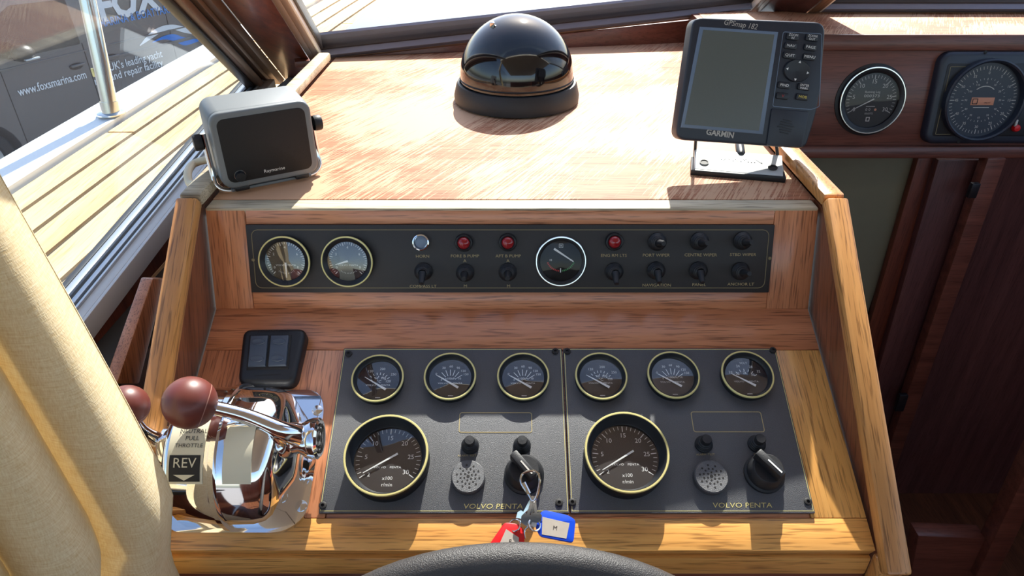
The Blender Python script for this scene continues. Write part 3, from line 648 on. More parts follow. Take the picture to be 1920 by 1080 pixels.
def engine_panel(px0, px1, spec, label):
    x0, x1 = px0, px1
    c = SF.M @ V(((x0+x1)/2, (pT+pB)/2, 0)); Mr = SF.M.copy(); Mr.translation = c
    root = thing('engine_instrument_panel', label, 'instrument panel', Mr, 'engine instrument panels')
    T = .0040
    MB().box(((x0+x1)/2, (pT+pB)/2, T/2), (x1-x0, pT-pB, T), .0006, SF.M).build('plate', M['black_panel'], root)
    m = MB(); m.outline([(x0+.0012, pB+.0018), (x1-.0012, pB+.0018), (x1-.0012, pT-.0015), (x0+.0012, pT-.0015)], .0009, T+.0002, SF.M); m.build('border_line', M['gold'], root, smooth=0)
    for p, k in spec['small']: small_gauge(root, SF, p, k)
    tach(root, SF, spec['tach'])
    a, b = SF.uv(*spec['label'][0]), SF.uv(*spec['label'][1])
    MB().outline(rrect(a.x, b.y, b.x, a.y, .003), .0009, T+.0003, SF.M).build('label_outline', M['print_gold'], root, smooth=0)
    for p in spec['buttons']:
        q = SF.uv(p[0], p[1], .012); Mg = SF.M @ Matrix.Translation((q.x, q.y, T-.0002))
        bt_ = MB().lathe([(.0098,0), (.0098,.003), (.0088,.0042), (.0088,.0055), (.0080,.0065), (.0080,.0078), (.0070,.0088), (.0070,.010), (.0058,.0112)], 28, Mg).build('push_button', M['rubber'], root)
        MB().lathe([(.0058,.011), (.0058,.0165), (.0050,.0180), (0,.0182)], 24, Mg).build('button_cap', M['rubber'], bt_)
    q = SF.uv(spec['alarm'][0], spec['alarm'][1], .009); Mg = SF.M @ Matrix.Translation((q.x, q.y, T-.0002))
    al = MB().lathe([(.0182,0), (.0182,.0075), (.0170,.0088), (0,.0088)], 40, Mg).build('alarm_buzzer', M['black_panel'], root)
    hm = MB()
    for rr_, n_ in ((0,1), (.0042,6), (.0082,12), (.0122,10)):
        for i in range(n_):
            t = 2*PI*i/n_+rr_*90; hm.disc(.0011 if rr_ else .0018, .0090, 10, Mg, (rr_*math.cos(t), rr_*math.sin(t)))
    hm.build('sound_holes', M['ink'], al, smooth=0)['kind'] = 'stuff'
    q = SF.uv(spec['key'][0], spec['key'][1], .016); Mg = SF.M @ Matrix.Translation((q.x, q.y, T-.0002))
    ks = MB().lathe([(.0215,0), (.0215,.004), (.0195,.006), (.0195,.011), (.0180,.0135), (.0165,.018), (.0150,.0195), (0,.0195)], 44, Mg).build('key_switch', M['rubber'], root)
    ra = Matrix.Rotation(spec['rot'], 4, 'Z')
    MB().box((0, .002, .025), (.0095, .034, .014), .002, Mg @ ra).build('switch_grip', M['rubber'], ks)
    MB().box((.0, -.003, .0322), (.0016, .018, .0006), 0, Mg @ ra).build('pointer_mark', M['print'] if spec['mark'] else M['print_grey'], ks)
    m = MB(); q = SF.uv(*spec['text']); m.text('VOLVO PENTA', .0075, q.x, q.y, T+.0004, 0, SF.M, 1.25, .15); m.build('lettering', M['gold'], root, smooth=0)
    m = MB(); q = SF.uv(*spec['small_text']); m.text('ALARM  TEST', .0030, q.x, q.y, T+.0004, 0, SF.M, 1.15)
    if spec.get('small_text2'): q = SF.uv(*spec['small_text2']); m.text('STOP', .0030, q.x, q.y, T+.0004, 0, SF.M, 1.15)
    m.build('caption', M['print_gold'], root, smooth=0)
    for p in spec['screws']: screw(root, SF, p)
    return root
ep1 = engine_panel(-.2025, .0600, dict(small=[((707.8,708), 'temp'), ((843.7,704.5), 'oil'), ((981,704.5), 'oil')], tach=(723.5,851.5), label=((862,776),(998,814)),
    buttons=[(881,831), (979,831)], alarm=(878,895), key=(983,884), rot=math.radians(40), mark=False, text=(925,952), small_text=(876,857),
    screws=[(1041,662), (1048,945), (607,950), (655,667)]), 'black engine panel whose switch holds the bunch of keys')
ep2 = engine_panel(.0615, .3175, dict(small=[((1127.4,704), 'temp'), ((1263,702), 'oil'), ((1402,701), 'volt')], tach=(1175.6,846), label=((1293,774.5),(1432.6,813)),
    buttons=[(1322,829), (1422,828)], alarm=(1332.6,895), key=(1438,882), rot=math.radians(40), mark=True, text=(1390,950), small_text=(1321,855), small_text2=(1418,855),
    screws=[(1063,662), (1447,660), (1072.6,944), (1512,943)]), 'black engine panel with a voltmeter and a white marked rotary switch without keys')

# ------------------------------------------------------------------ switch panel on the riser
sx0, sx1 = -.3235, .3190; sy0, sy1 = RF.uv(960, 547).y, RF.uv(960, 421).y
Mr = RF.M.copy(); Mr.translation = RF.M @ V((0, sy0, 0))
sp = thing('switch_panel', 'long black switch panel with gauges, toggles and red lamps on the riser', 'switch panel', Mr)
MB().box(((sx0+sx1)/2, (sy0+sy1)/2, .0015), (sx1-sx0, sy1-sy0, .005), .0005, RF.M).build('plate', M['switch_plate'], sp)
PT = .0042
MB().outline(rrect(sx0+.006, sy0+.0055, sx1-.006, sy1-.0055, .008), .0008, PT, RF.M).build('border_line', M['gold_dull'], sp, smooth=0)
for px in ((532.5,491), (650.2,491.2)):
    c = RF.uv(px[0], px[1], .012); g, Mg = gauge(sp, RF, c, .0312, .012, .0085, .0243, .005, ring='gold', ringw=.0012, flange=.003)
    m = MB(); z = .0053
    arc_ticks(m, .0205, .0232, 225, -45, 37, .0005, z, 4)
    for i in range(5):
        a = math.radians(210-60*i); lab(m, str(i*2), .0045, .0165*math.cos(a), .0165*math.sin(a), z)
    lab(m, 'VOLVO', .0028, -.0065, -.0055, z, sx=1.3); lab(m, 'PENTA', .0028, .0065, -.0055, z, sx=1.3)
    arc_ticks(m, .0150, .0165, 235, 305, 11, .0004, z); m.build('dial_print', M['print'], g, Mg, smooth=0)
    if px[0] < 600: needle(g, Mg, (0, -.002), (0, -.021), .0026, .0006, .0062)
    else: needle(g, Mg, (.0, .0), (-.0155, -.0045), .0026, .0008, .0062)
c = RF.uv(1051.8, 490.5, .008); g, Mg = gauge(sp, RF, c, .0308, .008, .0065, .0255, .004, dial='dial_log', ring='steel', ringw=.0013, lens='lens_low')
m = MB(); arc_ticks(m, .0165, .0185, 205, 262, 9, .0012, .0043, c=(0,.005)); m.build('red_scale', M['red_print'], g, Mg, smooth=0)
m = MB(); arc_ticks(m, .0165, .0185, 278, 335, 9, .0012, .0043, c=(0,.005)); m.build('green_scale', M['green_print'], g, Mg, smooth=0)
m = MB(); m.quad2(0, -.0145, 0, -.009, .001, .0043); m.outline([(-.0025,.0165), (.0025,.0165), (.0025,.0215), (-.0025,.0215)], .0006, .0043); lab(m, 'B', .0036, 0, .019, .0043); lab(m, '10', .0035, -.0125, .001, .0043); lab(m, '16', .0035, .0125, .001, .0043); m.build('dial_print', M['print'], g, Mg, smooth=0)
needle(g, Mg, (-.0085, .0155), (.0155, -.0005), .0026, .0012, .0052)
def toggle(px, ang, up=0, tilt=38):
    c = RF.uv(px[0], px[1], .004); Mg = RF.M @ Matrix.Translation((c.x, c.y, PT-.0004))
    t = MB().lathe([(.0112,0), (.0112,.003), (.0098,.0045), (.0092,.006), (.0080,.0072), (.0080,.0088), (.0066,.0100), (.0066,.0112), (.005,.0122)], 28, Mg).build('toggle_switch', M['rubber'], sp)
    d = V((math.cos(ang)*math.sin(math.radians(tilt)), math.sin(ang)*math.sin(math.radians(tilt)), math.cos(math.radians(tilt)))); o = V((0,0,.0105))
    MB().tube([o, o+d*.006, o+d*.014, o+d*.0165], [.0050, .0040, .0034, .0028], 14, M=Mg).build('lever', M['rubber'], t)
for p in ((794,509), (1151.5,509), (1230,507), (1309,507)): toggle(p, -PI/2)
for p in ((872,511), (952,510)): toggle(p, -PI/2, tilt=8)
for p in ((1232,453), (1311,452), (1392,451), (1388,508)): toggle(p, PI/4, tilt=12)
def lamp(px, mat, ringmat):
    c = RF.uv(px[0], px[1], .004); Mg = RF.M @ Matrix.Translation((c.x, c.y, PT-.0004))
    l = MB().lathe([(.0112,0), (.0112,.003), (.0104,.006), (.0090,.0066), (.0078,.006), (.0078,.002), (0,.002)], 32, Mg).build('indicator_lamp', M[ringmat], sp)
    MB().lathe([(.0076,.0035), (.0074,.0065), (.0058,.0092), (.003,.0105), (0,.0108)], 28, Mg).build('lens', M[mat], l)
for p in ((870,454.5), (952,454), (1151.5,452.5)): lamp(p, 'red_lens', 'black')
c = RF.uv(790.5, 452); Mg = RF.M @ Matrix.Translation((c.x, c.y, PT-.0004))
hb = MB().lathe([(.0108,0), (.0108,.004), (.0100,.0065), (.0086,.0068), (.0078,.0055), (.0078,.001), (0,.001)], 32, Mg).build('horn_button', M['chrome'], sp)
MB().lathe([(.0074,.001), (.0074,.0042), (.0055,.0052), (0,.0048)], 28, Mg).build('button_cap', M['plotter_light'], hb)
m = MB()
for t, x, y in (('HORN',793,479.5), ('FORE B PUMP',872,479), ('A',872,488), ('M',873,535), ('AFT B PUMP',953,479), ('A',952.5,488), ('M',953.5,535), ('COMPASS LT',794,535.5), ('ENG RM LTS',1150,478), ('PORT WIPER',1229,477.5), ('CENTRE WIPER',1312,477), ('STBD WIPER',1391,476.5), ('NAVIGATION',1230,533.5), ('PANEL',1309,532.5), ('ANCHOR LT',1387,531.5)):
    q = RF.uv(x, y); m.text(t, .0052, q.x, q.y, PT, 0, RF.M, 1.12)
m.build('caption', M['print_gold'], sp, smooth=0)
for px in ((477,486), (1441,483)):
    q = RF.uv(*px); MB().lathe([(.0022,0), (.0018,.0012), (0,.0014)], 14, RF.M @ Matrix.Translation((q.x, q.y, PT-.0004))).build('screw', M['gold_dull'], sp)

# ------------------------------------------------------------------ windlass rocker switch
cs = [SF.uv(457,618,.012), SF.uv(577,617,.012), SF.uv(553,722,.012), SF.uv(446,722,.012)]
Mr = SF.M.copy(); Mr.translation = SF.M @ V((sum(c.x for c in cs)/4, sum(c.y for c in cs)/4, 0))
ws = thing('rocker_switch_unit', 'black twin rocker switch unit beside the chrome throttle', 'switch', Mr)
MB().prism(rpoly([(c.x, c.y) for c in cs], .012), 0, .016, .006, SF.M, 4).build('housing', M['black'], ws)
r4 = [SF.uv(468,629,.016), SF.uv(547,628,.016), SF.uv(541,692,.016), SF.uv(462,694,.016)]
MB().prism([(c.x, c.y) for c in r4], .0155, .0168, .0004, SF.M).build('bezel', M['ink'], ws)
lerp = lambda a, b, t: a*(1-t)+b*t
for t0, t1 in ((.05,.46), (.53,.95)):
    q = [lerp(lerp(r4[0],r4[1],t0), lerp(r4[3],r4[2],t0), .05), lerp(lerp(r4[0],r4[1],t1), lerp(r4[3],r4[2],t1), .05), lerp(lerp(r4[0],r4[1],t1), lerp(r4[3],r4[2],t1), .93), lerp(lerp(r4[0],r4[1],t0), lerp(r4[3],r4[2],t0), .93)]
    rk = MB().prism([(c.x, c.y) for c in q], .0165, .0200, .0008, SF.M).build('rocker', M['rocker'], ws)
    for k in (.22, .78):
        cc = lerp(lerp(q[0],q[1],.5), lerp(q[3],q[2],.5), k)
        MB().lathe([(.0078,.0001), (.0072,.0007), (.005,.0004), (0,-.0002)], 24, SF.M @ Matrix.Translation((cc.x, cc.y, .0201)) @ Matrix.Diagonal((1,.5,1,1))).build('thumb_dish', M['rocker'], rk)
m = MB(); q = SF.uv(513, 621.5, .0162); m.text('JOHNSON', .0058, q.x, q.y, .0163, 0, SF.M, 1.4); m.build('embossed_name', M['ink'], ws, smooth=0); q = SF.uv(500, 703, .0162); MB().quad2(q.x-.014, q.y-.001, q.x+.016, q.y+.001, .0012, .0163, SF.M).build('embossed_line', M['ink'], ws, smooth=0)

# ------------------------------------------------------------------ chrome twin throttle control
tb = SF.uv(470, 866); TM = SF.M @ Matrix.Translation((tb.x, tb.y, 0))
th = thing('throttle_control', 'chrome twin lever throttle control with brown ball knobs', 'throttle', TM)
MB().prism(rpoly([(-.066,-.077), (.052,-.077), (.073,-.060), (.073,.064), (.062,.084), (-.066,.084), (-.080,.06), (-.080,-.05)], .014), 0, .006, .0025, TM, 3).build('base_flange', M['chrome'], th)
def drum(us, n=40, base=.004):
    m = MB(); vs = []; k = n+1
    for u, r in us:
        for i in range(k):
            a = PI*i/n - .0
            y = -r*math.cos(a)*1.0; z = .022 + r*math.sin(a)*.96
            vs.append((u, y, z))
        vs.append((u, r, base)); vs.append((u, -r, base))
    k += 2
    fs = []
    for j in range(len(us)-1):
        for i in range(k): fs.append((j*k+i, j*k+(i+1) % k, (j+1)*k+(i+1) % k, (j+1)*k+i))
    fs.append(tuple(range(k))); fs.append(tuple((len(us)-1)*k+i for i in range(k)))
    return m.add(vs, fs, TM)
hs = drum([(-.058,.062), (-.056,.067), (-.050,.0715), (-.01,.073), (.024,.072), (.036,.0695), (.044,.065), (.050,.056), (.055,.044), (.060,.031), (.062,.024)]).build('housing', M['chrome'], th, smooth=50)
drum([(-.0085,.0725), (-.0075,.0760), (-.002,.0765), (-.001,.0730)]).build('centre_band', M['chrome'], th, smooth=40)
def sticker(u0, u1, a0, a1, mat, r=.0732, name='sticker', par=None):
    m = MB(); vs = []; n = 12
    for i in range(n+1):
        a = math.radians(a0+(a1-a0)*i/n)
        for u in (u0, u1): vs.append((u, -r*math.cos(a), .022+r*math.sin(a)*.96+.0003))
    return m.add(vs, [(2*i, 2*i+1, 2*i+3, 2*i+2) for i in range(n)], TM).build(name, M[mat], par or hs)
sticker(-.048, -.013, 48, 98, 'sticker'); sticker(.006, .034, 48, 92, 'sticker', .0734)
def wrap_text(m, body, size, u, a, r=.0740, sx=1.0):
    vs, fs = text_geo(body, size); out = []
    for v in vs:
        aa = math.radians(a) + v.y*size/r; out.append((u+v.x*size*sx, -r*math.cos(aa), .022+r*math.sin(aa)*.96+.0004))
    m.add(out, fs, TM)
sticker(-.0455, -.0155, 50, 70, 'ink', .0736); m = MB(); wrap_text(m, 'REV', .0135, -.0305, 64, .0740)
vs = [(-.041,55.5), (-.020,55.5), (-.0305,51)]
m.build('lettering', M['sticker'], hs, smooth=0); m = MB()
m.add([(u, -.0741*math.cos(math.radians(a)), .022+.0741*math.sin(math.radians(a))*.96+.0004) for u, a in vs], [(0,1,2)], TM); m.build('arrow_mark', M['sticker'], hs, smooth=0)
m = MB(); wrap_text(m, 'NEUTRAL', .0062, -.026, 88); wrap_text(m, 'PULL', .0062, -.026, 82.5); wrap_text(m, 'THROTTLE', .0055, -.028, 77); m.build('lettering', M['ink'], hs, smooth=0)
for p in ((.0655,.058), (.0655,-.050), (-.072,.05), (-.072,-.045)):
    MB().lathe([(.0062,.006), (.0058,.0078), (.003,.0086), (0,.0088)], 20, TM @ Matrix.Translation((p[0], p[1], 0))).build('screw', M['steel'], th)
def lever(hub_px, hub_h, side, knob, kr, mids):
    h = SF.M @ SF.uv(hub_px[0], hub_px[1], hub_h); ax = V((side, 0, 0)); Mh = frame(h, (0,1,0), (0,0,1)) if side > 0 else frame(h, (0,-1,0), (0,0,1))
    hb = MB().lathe([(0,-.045), (.026,-.045), (.024,-.032), (.017,-.022), (.016,-.008), (.0195,-.002), (.0215,.004), (.0215,.010), (.019,.012), (.0165,.0115), (0,.0112)], 36, Mh).build('lever_hub', M['chrome'], th)
    e_ = MB(); 
    for r_ in (.0155, .0105): e_.lathe([(r_,.0122), (r_-.0015,.0124), (r_-.003,.0122)], 28, Mh)
    e_.lathe([(0,.0124), (.004,.0122)], 16, Mh); e_.build('hub_emblem', M['ink'], hb)
    kn = V(knob); pts = [h+V((-side*.002,0,0))]+[V(q) for q in mids]+[kn]
    MB().tube(pts, [.0125, .0095, .0075, .0065], 18, smooth=6).build('lever_arm', M['chrome'], th)
    k = MB().sphere(kn, kr, 32).build('knob', M['knob'], th)
    axk = (pts[-2]-kn).normalized(); Mk = frame(kn, axk.orthogonal(), axk.cross(axk.orthogonal()))
    MB().lathe([(kr*.985*math.sin(t), kr*.985*math.cos(t)) for t in (.98, 1.0, 1.02)], 40, Mk).build('seam_line', M['knob_line'], k); MB().lathe([(kr*1.003*math.sin(.99), kr*1.003*math.cos(.99)), (kr*1.003*math.sin(1.03), kr*1.003*math.cos(1.03))], 48, Mk).build('seam_line', M['knob_line'], k)
    return h
hb_ = SF.M @ SF.uv(580, 822, .048)
kn_ = at_d(356, 755, .665); lever((580,822), .048, 1, kn_, .0252, [at_d(530,808,.700), at_d(455,778,.685)])
kn2 = at_d(238, 762, .70); lever((331,838), .048, -1, kn2, .0215, [at_d(300,828,.735), at_d(262,805,.715)])

# ------------------------------------------------------------------ loudspeaker on its bracket
la = at_z(428, 366, DZ); lb = at_z(592, 333, DZ); lc = (la+lb)/2
lx = (lb-la).normalized(); ly = V((0,0,1)); Ml = frame(lc, lx, ly)          # x along face, y up, z towards the viewer
Lw = (lb-la).length
ls = thing('loudspeaker', 'grey loudspeaker in a tilting bracket on the dash', 'loudspeaker', Ml)
tilt = Matrix.Translation((0,.0585,.006)) @ Matrix.Rotation(math.radians(3), 4, 'X')
Mf = Ml @ tilt; hw, hh = .0605, .049
MB().prism(rrect(-hw, -hh, hw, hh, .014, 6), -.058, -.004, .003, Mf, 2).build('case', M['speaker'], ls)
MB().prism(rrect(-hw+.0005, -hh+.0005, hw-.0005, hh-.0005, .014, 6), -.0035, .004, .003, Mf, 3).build('front_frame', M['speaker'], ls)
gr = MB().prism(rrect(-hw+.008, -hh+.008, hw-.008, hh-.008, .009, 6), .003, .0046, .0008, Mf).build('grille', M['mesh'], ls)
MB().lathe([(.0066,.004), (.0066,.009), (.0058,.0115), (0,.0118)], 28, Mf @ Matrix.Translation((-.038,-.032,0))).build('volume_knob', M['black'], ls)
MB().lathe([(.0072,.0046), (.0070,.0056), (.0062,.0056)], 28, Mf @ Matrix.Translation((-.038,-.032,0))).build('knob_ring', M['steel'], ls)
m = MB(); m.text('Raymarine', .0062, .004, -.033, .0050, 0, Mf); m.build('lettering', M['print'], gr, smooth=0)
bh = hw+.0055
MB().tube([Ml @ V(p) for p in ((-bh,.075,-.022), (-bh,.03,-.016), (-bh,.012,-.010), (-bh+.012,.0035,-.006), (-.03,.0035,-.006), (.03,.0035,-.006), (bh-.012,.0035,-.006), (bh,.012,-.010), (bh,.03,-.016), (bh,.075,-.022))], .0035, 12, smooth=5).build('bracket', M['chrome'], ls)
MB().box((0,.0045,-.014), (2*bh-.03,.004,.028), .0015, Ml).build('bracket_base', M['speaker'], ls)
for s in (-1, 1):
    Mk = Ml @ Matrix.Translation((s*(bh+.003),.066,-.020)) @ Matrix.Rotation(s*PI/2, 4, 'Y')
    k = MB()
    prof = [(.0095,0), (.0100,.002), (.0100,.008), (.0088,.010), (0,.0102)]
    k.lathe(prof, 28, Mk); k.build('clamp_knob', M['rubber'], ls)
    MB().box((s*.038,.0075,.0), (.018,.007,.012), .002, Ml).build('foot_clip', M['black'], ls)
cb = MB().tube([at_d(372,345,.93), at_d(357,345,.95), at_d(352,325,.97), at_d(362,308,1.0), at_d(385,300,1.0), at_d(400,300,1.0)], .0055, 12, smooth=6).build('speaker_cable', M['cable'])
tag(cb, 'off white cable looping behind the loudspeaker', 'cable')

# ------------------------------------------------------------------ domed compass hood
dc = V((.008, 1.200, DZ)); Md = Matrix.Translation(dc)
dm = thing('compass_hood', 'glossy black domed compass hood on the worn dash top', 'compass', Md)
MB().lathe([(.101,0), (.1075,.003), (.108,.012), (.1035,.030), (.1015,.0335), (.098,.034), (.096,.030), (0,.030)], 72, Md).build('base_ring', M['rubber'], dm)
R_ = .0965
hood = MB().lathe([(R_,.034), (R_*1.002,.040), (R_,.045)] + [(R_*math.cos(math.radians(a)), .045+R_*math.sin(math.radians(a))) for a in range(5, 90, 5)] + [(0,.045+R_)], 72, Md).build('dome', M['dome'], dm, smooth=60)
MB().lathe([(R_+.0002,.0385), (R_+.0014,.040), (R_+.0002,.0415)], 72, Md).build('dome_seam', M['ink'], hood)
sdv = (at_d(937,76,1.14)-dc-V((0,0,.045))).normalized(); pp = dc+V((0,0,.045))+sdv*R_
MB().box((0,0,.001), (.0075,.007,.011), .0012, frame(pp, (1,0,0), sdv.cross(V((1,0,0))))).build('peg', M['steel'], dm)

# ------------------------------------------------------------------ chart plotter
gy = (RX*.185 + UP*1 - FW*.25).normalized(); gx = (RX*1 - UP*.065 + FW*.10); gx = (gx - gy*gx.dot(gy)).normalized()
gc = at_d(1408, 160, .878); GM = frame(gc, gx, gy)
G = Plane(GM)
ba = at_z(1294, 327, DZ); bb = at_z(1472, 342, DZ); bx = (bb-ba).normalized(); BMx = frame((ba+bb)/2, bx, V((0,0,1)).cross(bx))
cp_ = thing('chart_plotter', 'dark marine chart plotter with blank grey screen on a tilted bracket', 'chart plotter', BMx)
def gp(*p): q = G.uv(*p); return (q.x, q.y)
out4 = [gp(1300,32), gp(1549,42), gp(1538,190), gp(1511,279), gp(1266,262), gp(1278,180)]
MB().prism(rpoly(out4, [.012,.014,.03,.010,.014,.03], 6), -.022, 0, .003, GM, 3).build('case', M['plotter'], cp_)
cx_, cy_ = sum(p[0] for p in out4)/6, sum(p[1] for p in out4)/6
MB().prism(rpoly([(cx_+(p[0]-cx_)*.8, cy_+.022+(p[1]-cy_)*.55) for p in out4], .012, 5), -.045, -.021, 0, GM).build('rear_case', M['plotter'], cp_)
s4 = [gp(1318,56), gp(1451,65), gp(1422,245), gp(1283,233)]
MB().prism([gp(1312,50), gp(1459,60), gp(1430,252), gp(1276,239)], -.001, .0012, .0008, GM).build('screen_surround', M['plotter_light'], cp_)
MB().prism(s4, .0008, .0016, 0, GM).build('screen', M['screen'], cp_)
MB().outline(rpoly([gp(1468,59), gp(1541,63), gp(1537,200), gp(1521,206), gp(1448,200)], .003), .0008, .0003, GM).build('keypad_outline', M['plotter_light'], cp_, smooth=0)
def key(px, body, mat='print', body2=None, w=.0165, h=.0082):
    q = G.uv(*px); Mk = GM @ Matrix.Translation((q.x, q.y, 0)) @ Matrix.Rotation(.06, 4, 'Z'); k = MB().prism(rrect(-w/2, -h/2, w/2, h/2, .0025), 0, .003, .001, Mk).build('key', M['button'], cp_)
    m = MB()
    if body2: m.text(body, .0040, 0, .0018, .0032, 0, Mk); m.text(body2, .0040, 0, -.0018, .0032, 0, Mk)
    else: m.text(body, .0046, 0, 0, .0032, 0, Mk, 1.15)
    m.build('key_legend', M[mat], k, smooth=0)
key((1485,69), 'ZOOM', body2='IN'); key((1521,71), 'ZOOM', body2='OUT'); key((1481,86), 'NAV'); key((1518,89), 'PAGE'); key((1479,104), 'QUIT'); key((1516,107), 'MENU')
key((1469,160), 'FIND'); key((1506,163), 'ENTER', body2='MARK'); key((1466,180), 'V', 'red_print'); key((1503,182), 'MOB', 'yellow_print')
q = G.uv(1493,133); Mk = GM @ Matrix.Translation((q.x, q.y, 0))
rp_ = MB().lathe([(.0175,0), (.0175,.002), (.0165,.0034), (.013,.0030), (.0,.0022)], 40, Mk @ Matrix.Diagonal((1,.78,1,1))).build('rocker_pad', M['button'], cp_)
m = MB()
for a in range(4):
    t = a*PI/2; r0 = .0138 if a % 2 == 0 else .0108; Rm = Mk @ Matrix.Rotation(t, 4, 'Z'); m.add([(r0+.0018,0,.0037), (r0-.0012,.0017,.0037), (r0-.0012,-.0017,.0037)], [(0,1,2)], Rm)
m.build('arrow_mark', M['print'], rp_, smooth=0)
cd = MB().prism(rpoly([gp(1446,203), gp(1516,209), gp(1503,277), gp(1436,272)], .003), 0, .0022, .0008, GM).build('card_door', M['plotter'], cp_)
m = MB()
q = G.uv(1475, 238)
for i in range(6): m.box((q.x-.002+random.uniform(-.002,.002), q.y+.008-i*.0032, .0026), (.022-abs(i-2.5)*.004, .0015, .0008), .0003, GM)
m.build('embossed_mark', M['button'], cd)
m = MB(); q = G.uv(1389, 46.5); m.text('GPSmap 182', .0092, q.x, q.y, .0004, .05, GM, .92, .2); m.build('lettering', M['print_grey'], cp_, smooth=0)
m = MB(); q = G.uv(1350, 251); m.text('GARMIN', .0100, q.x, q.y, .0004, .05, GM, .98, 0, .03); m.build('lettering', M['print_grey'], cp_, smooth=0)
bw = (bb-ba).length
MB().box((0, .022, .004), (bw, .05, .008), .0015, BMx).build('bracket_foot', M['black'], cp_)
bp_ = MB().slab([BMx @ V((-bw/2+.004,.000,.0085)), BMx @ V((bw/2-.004,.000,.0085)), BMx @ V((bw/2-.003,.045,.020)), BMx @ V((-bw/2+.003,.045,.020))], BMx.to_3x3() @ V((0,.001,-.004)), .001).build('bracket_plate', M['bracket_grey'], cp_)
bpn = frame(BMx @ V((0,.0225,.0146)), bx, (BMx.to_3x3() @ V((0,.045,.0115))))
m = MB(); m.text('GARMIN', .0155, 0, .006, .0008, 0, bpn, 1.1); m.build('embossed_name', M['bracket_grey'], bp_)
for s in (-1, 1):
    MB().lathe([(.0062,.0006), (.0062,.0012), (.0045,.0012), (.0042,.0004), (0,.0004)], 20, bpn @ Matrix.Translation((s*.044,-.008,0))).build('screw', M['ink'], bp_)
    MB().slab([BMx @ V((s*(bw/2-.003),.046,.006)), BMx @ V((s*(bw/2-.003),.062,.006)), GM @ V((s*(bw/2-.006),-.010,-.040)), GM @ V((s*(bw/2-.006),-.035,-.026))], BMx.to_3x3() @ V((-s*.004,0,0)), .0008).build('bracket_arm', M['black'], cp_)
MB().lathe([(.006,-.03), (.006,.006), (.004,.010), (0,.011)], 20, frame(BMx @ V((.004,.05,.018)), bx, (0,0,1))).build('cable_plug', M['black'], cp_)

# ------------------------------------------------------------------ starboard fascia instruments
q = FF.uv(1636.5, 189, .012); Mg0 = FF.M @ Matrix.Translation((q.x, q.y, 0))
lg = thing('speed_log', 'round speed log dial with silver rim on the mahogany fascia', 'gauge', Mg0)
g, Mg = gauge(lg, FF, q, .0655, .012, .009, .054, .0045, dial='dial_log', ring='steel', name='housing', ringw=.002, flange=.006, lens='lens_low')
m = MB(); z = .0049; ang = lambda n: 90-(n-15)*8.0
arc_ticks(m, .0440, .0500, ang(0), ang(30), 31, .0009, z, 5)
for n in (0, 5, 10, 15, 20, 25, 30):
    a = math.radians(ang(n)); lab(m, str(n), .0115, .0365*math.cos(a), .0365*math.sin(a), z)
lab(m, 'Running Log', .0062, 0, .0165, z); lab(m, '000373', .0080, 0, .0085, z, sx=1.35); m.quad2(-.008, -.012, .010, -.012, .0014, z); lab(m, '0 0', .0080, -.003, -.0185, z); lab(m, 'KNOTS', .0050, 0, -.0265, z)
m.outline([(-.004,-.042), (.004,-.042), (.004,-.033), (-.004,-.033)], .0025, z); m.build('dial_print', M['print_grey'], g, Mg, smooth=0)
MB().disc(.0025, z+.0001, 12, Mg, (.012,-.0185)).build('red_mark', M['orange_label'], g, smooth=0)
needle(g, Mg, (.005, .003), (-.037, -.0195), .0026, .0012, .0060, 'print_grey')

ec = [FF.uv(1770,97,.02), FF.uv(2060,90,.02), FF.uv(2060,272,.02), FF.uv(1731,270,.02)]
ew, eh = ec[1].x-ec[0].x, ec[0].y-ec[3].y
x0, x1, y0, y1 = ec[3].x, ec[1].x, ec[3].y, ec[0].y
Me = FF.M @ Matrix.Translation(((x0+x1)/2, y0, 0)); es = thing('echo_sounder', 'black rotary dial echo sounder set into the mahogany fascia', 'echo sounder', Me)
MB().prism(rrect(x0, y0, x1, y1, .022, 6), 0, .020, .008, FF.M, 3).build('case', M['plotter'], es)
a = FF.uv(1752,122,.021); MB().prism(rrect(x0+.014, y0+.016, x1-.014, y1-.022, .006), .019, .0208, .0004, FF.M).build('face_plate', M['black'], es)
dc_ = FF.uv(1842, 188, .022); Mg = FF.M @ Matrix.Translation((dc_.x, dc_.y, .0200))
dl = MB().lathe([(.080,0), (.080,.014), (.077,.016), (.074,.014), (.072,.003), (0,.003)], 64, Mg).build('dial_hood', M['plotter'], es)
m = MB(); arc_ticks(m, .060, .066, 0, 354, 60, .0009, .0033, 5); arc_ticks(m, .040, .043, 0, 350, 36, .0007, .0033, 3)
for i in range(12):
    t = math.radians(90-30*i); lab(m, str(i*5), .0075, .0525*math.cos(t), .0525*math.sin(t), .0033); lab(m, str(i*10), .0055, .034*math.cos(t), .034*math.sin(t), .0033)
m.lathe([(.028,.0033), (.0265,.0033)], 20, None, (0,0,0), math.radians(50), math.radians(130)); m.quad2(-.016, -.014, .016, -.014, .0012, .0033); m.build('dial_print', M['print_grey'], dl, Mg, smooth=0)
MB().box((0,-.002,.0032), (.046,.015,.0008), .0003, Mg).build('name_label', M['orange_label'], dl)
m = MB(); m.outline([(-.021,-.0075), (-.010,-.0075), (-.010,.0035), (-.021,.0035)], .002, .0040); lab(m, 'PILOT', .0045, .010, -.005, .0040); m.build('lettering', M['ink'], dl, Mg, smooth=0)
m = MB()
for s0, s1 in ((((x0+.020), y0+.02), ((x0+.050), y1-.028)), ((x1-.10, y0+.02), (x1-.025, y1-.028))):
    m.quad2(s0[0], s0[1], s0[0], s1[1], .0012, .0211, FF.M); m.quad2(s0[0], s1[1], s1[0], s1[1], .0012, .0211, FF.M); m.quad2(s0[0], s0[1], s1[0], s0[1], .0012, .0211, FF.M)
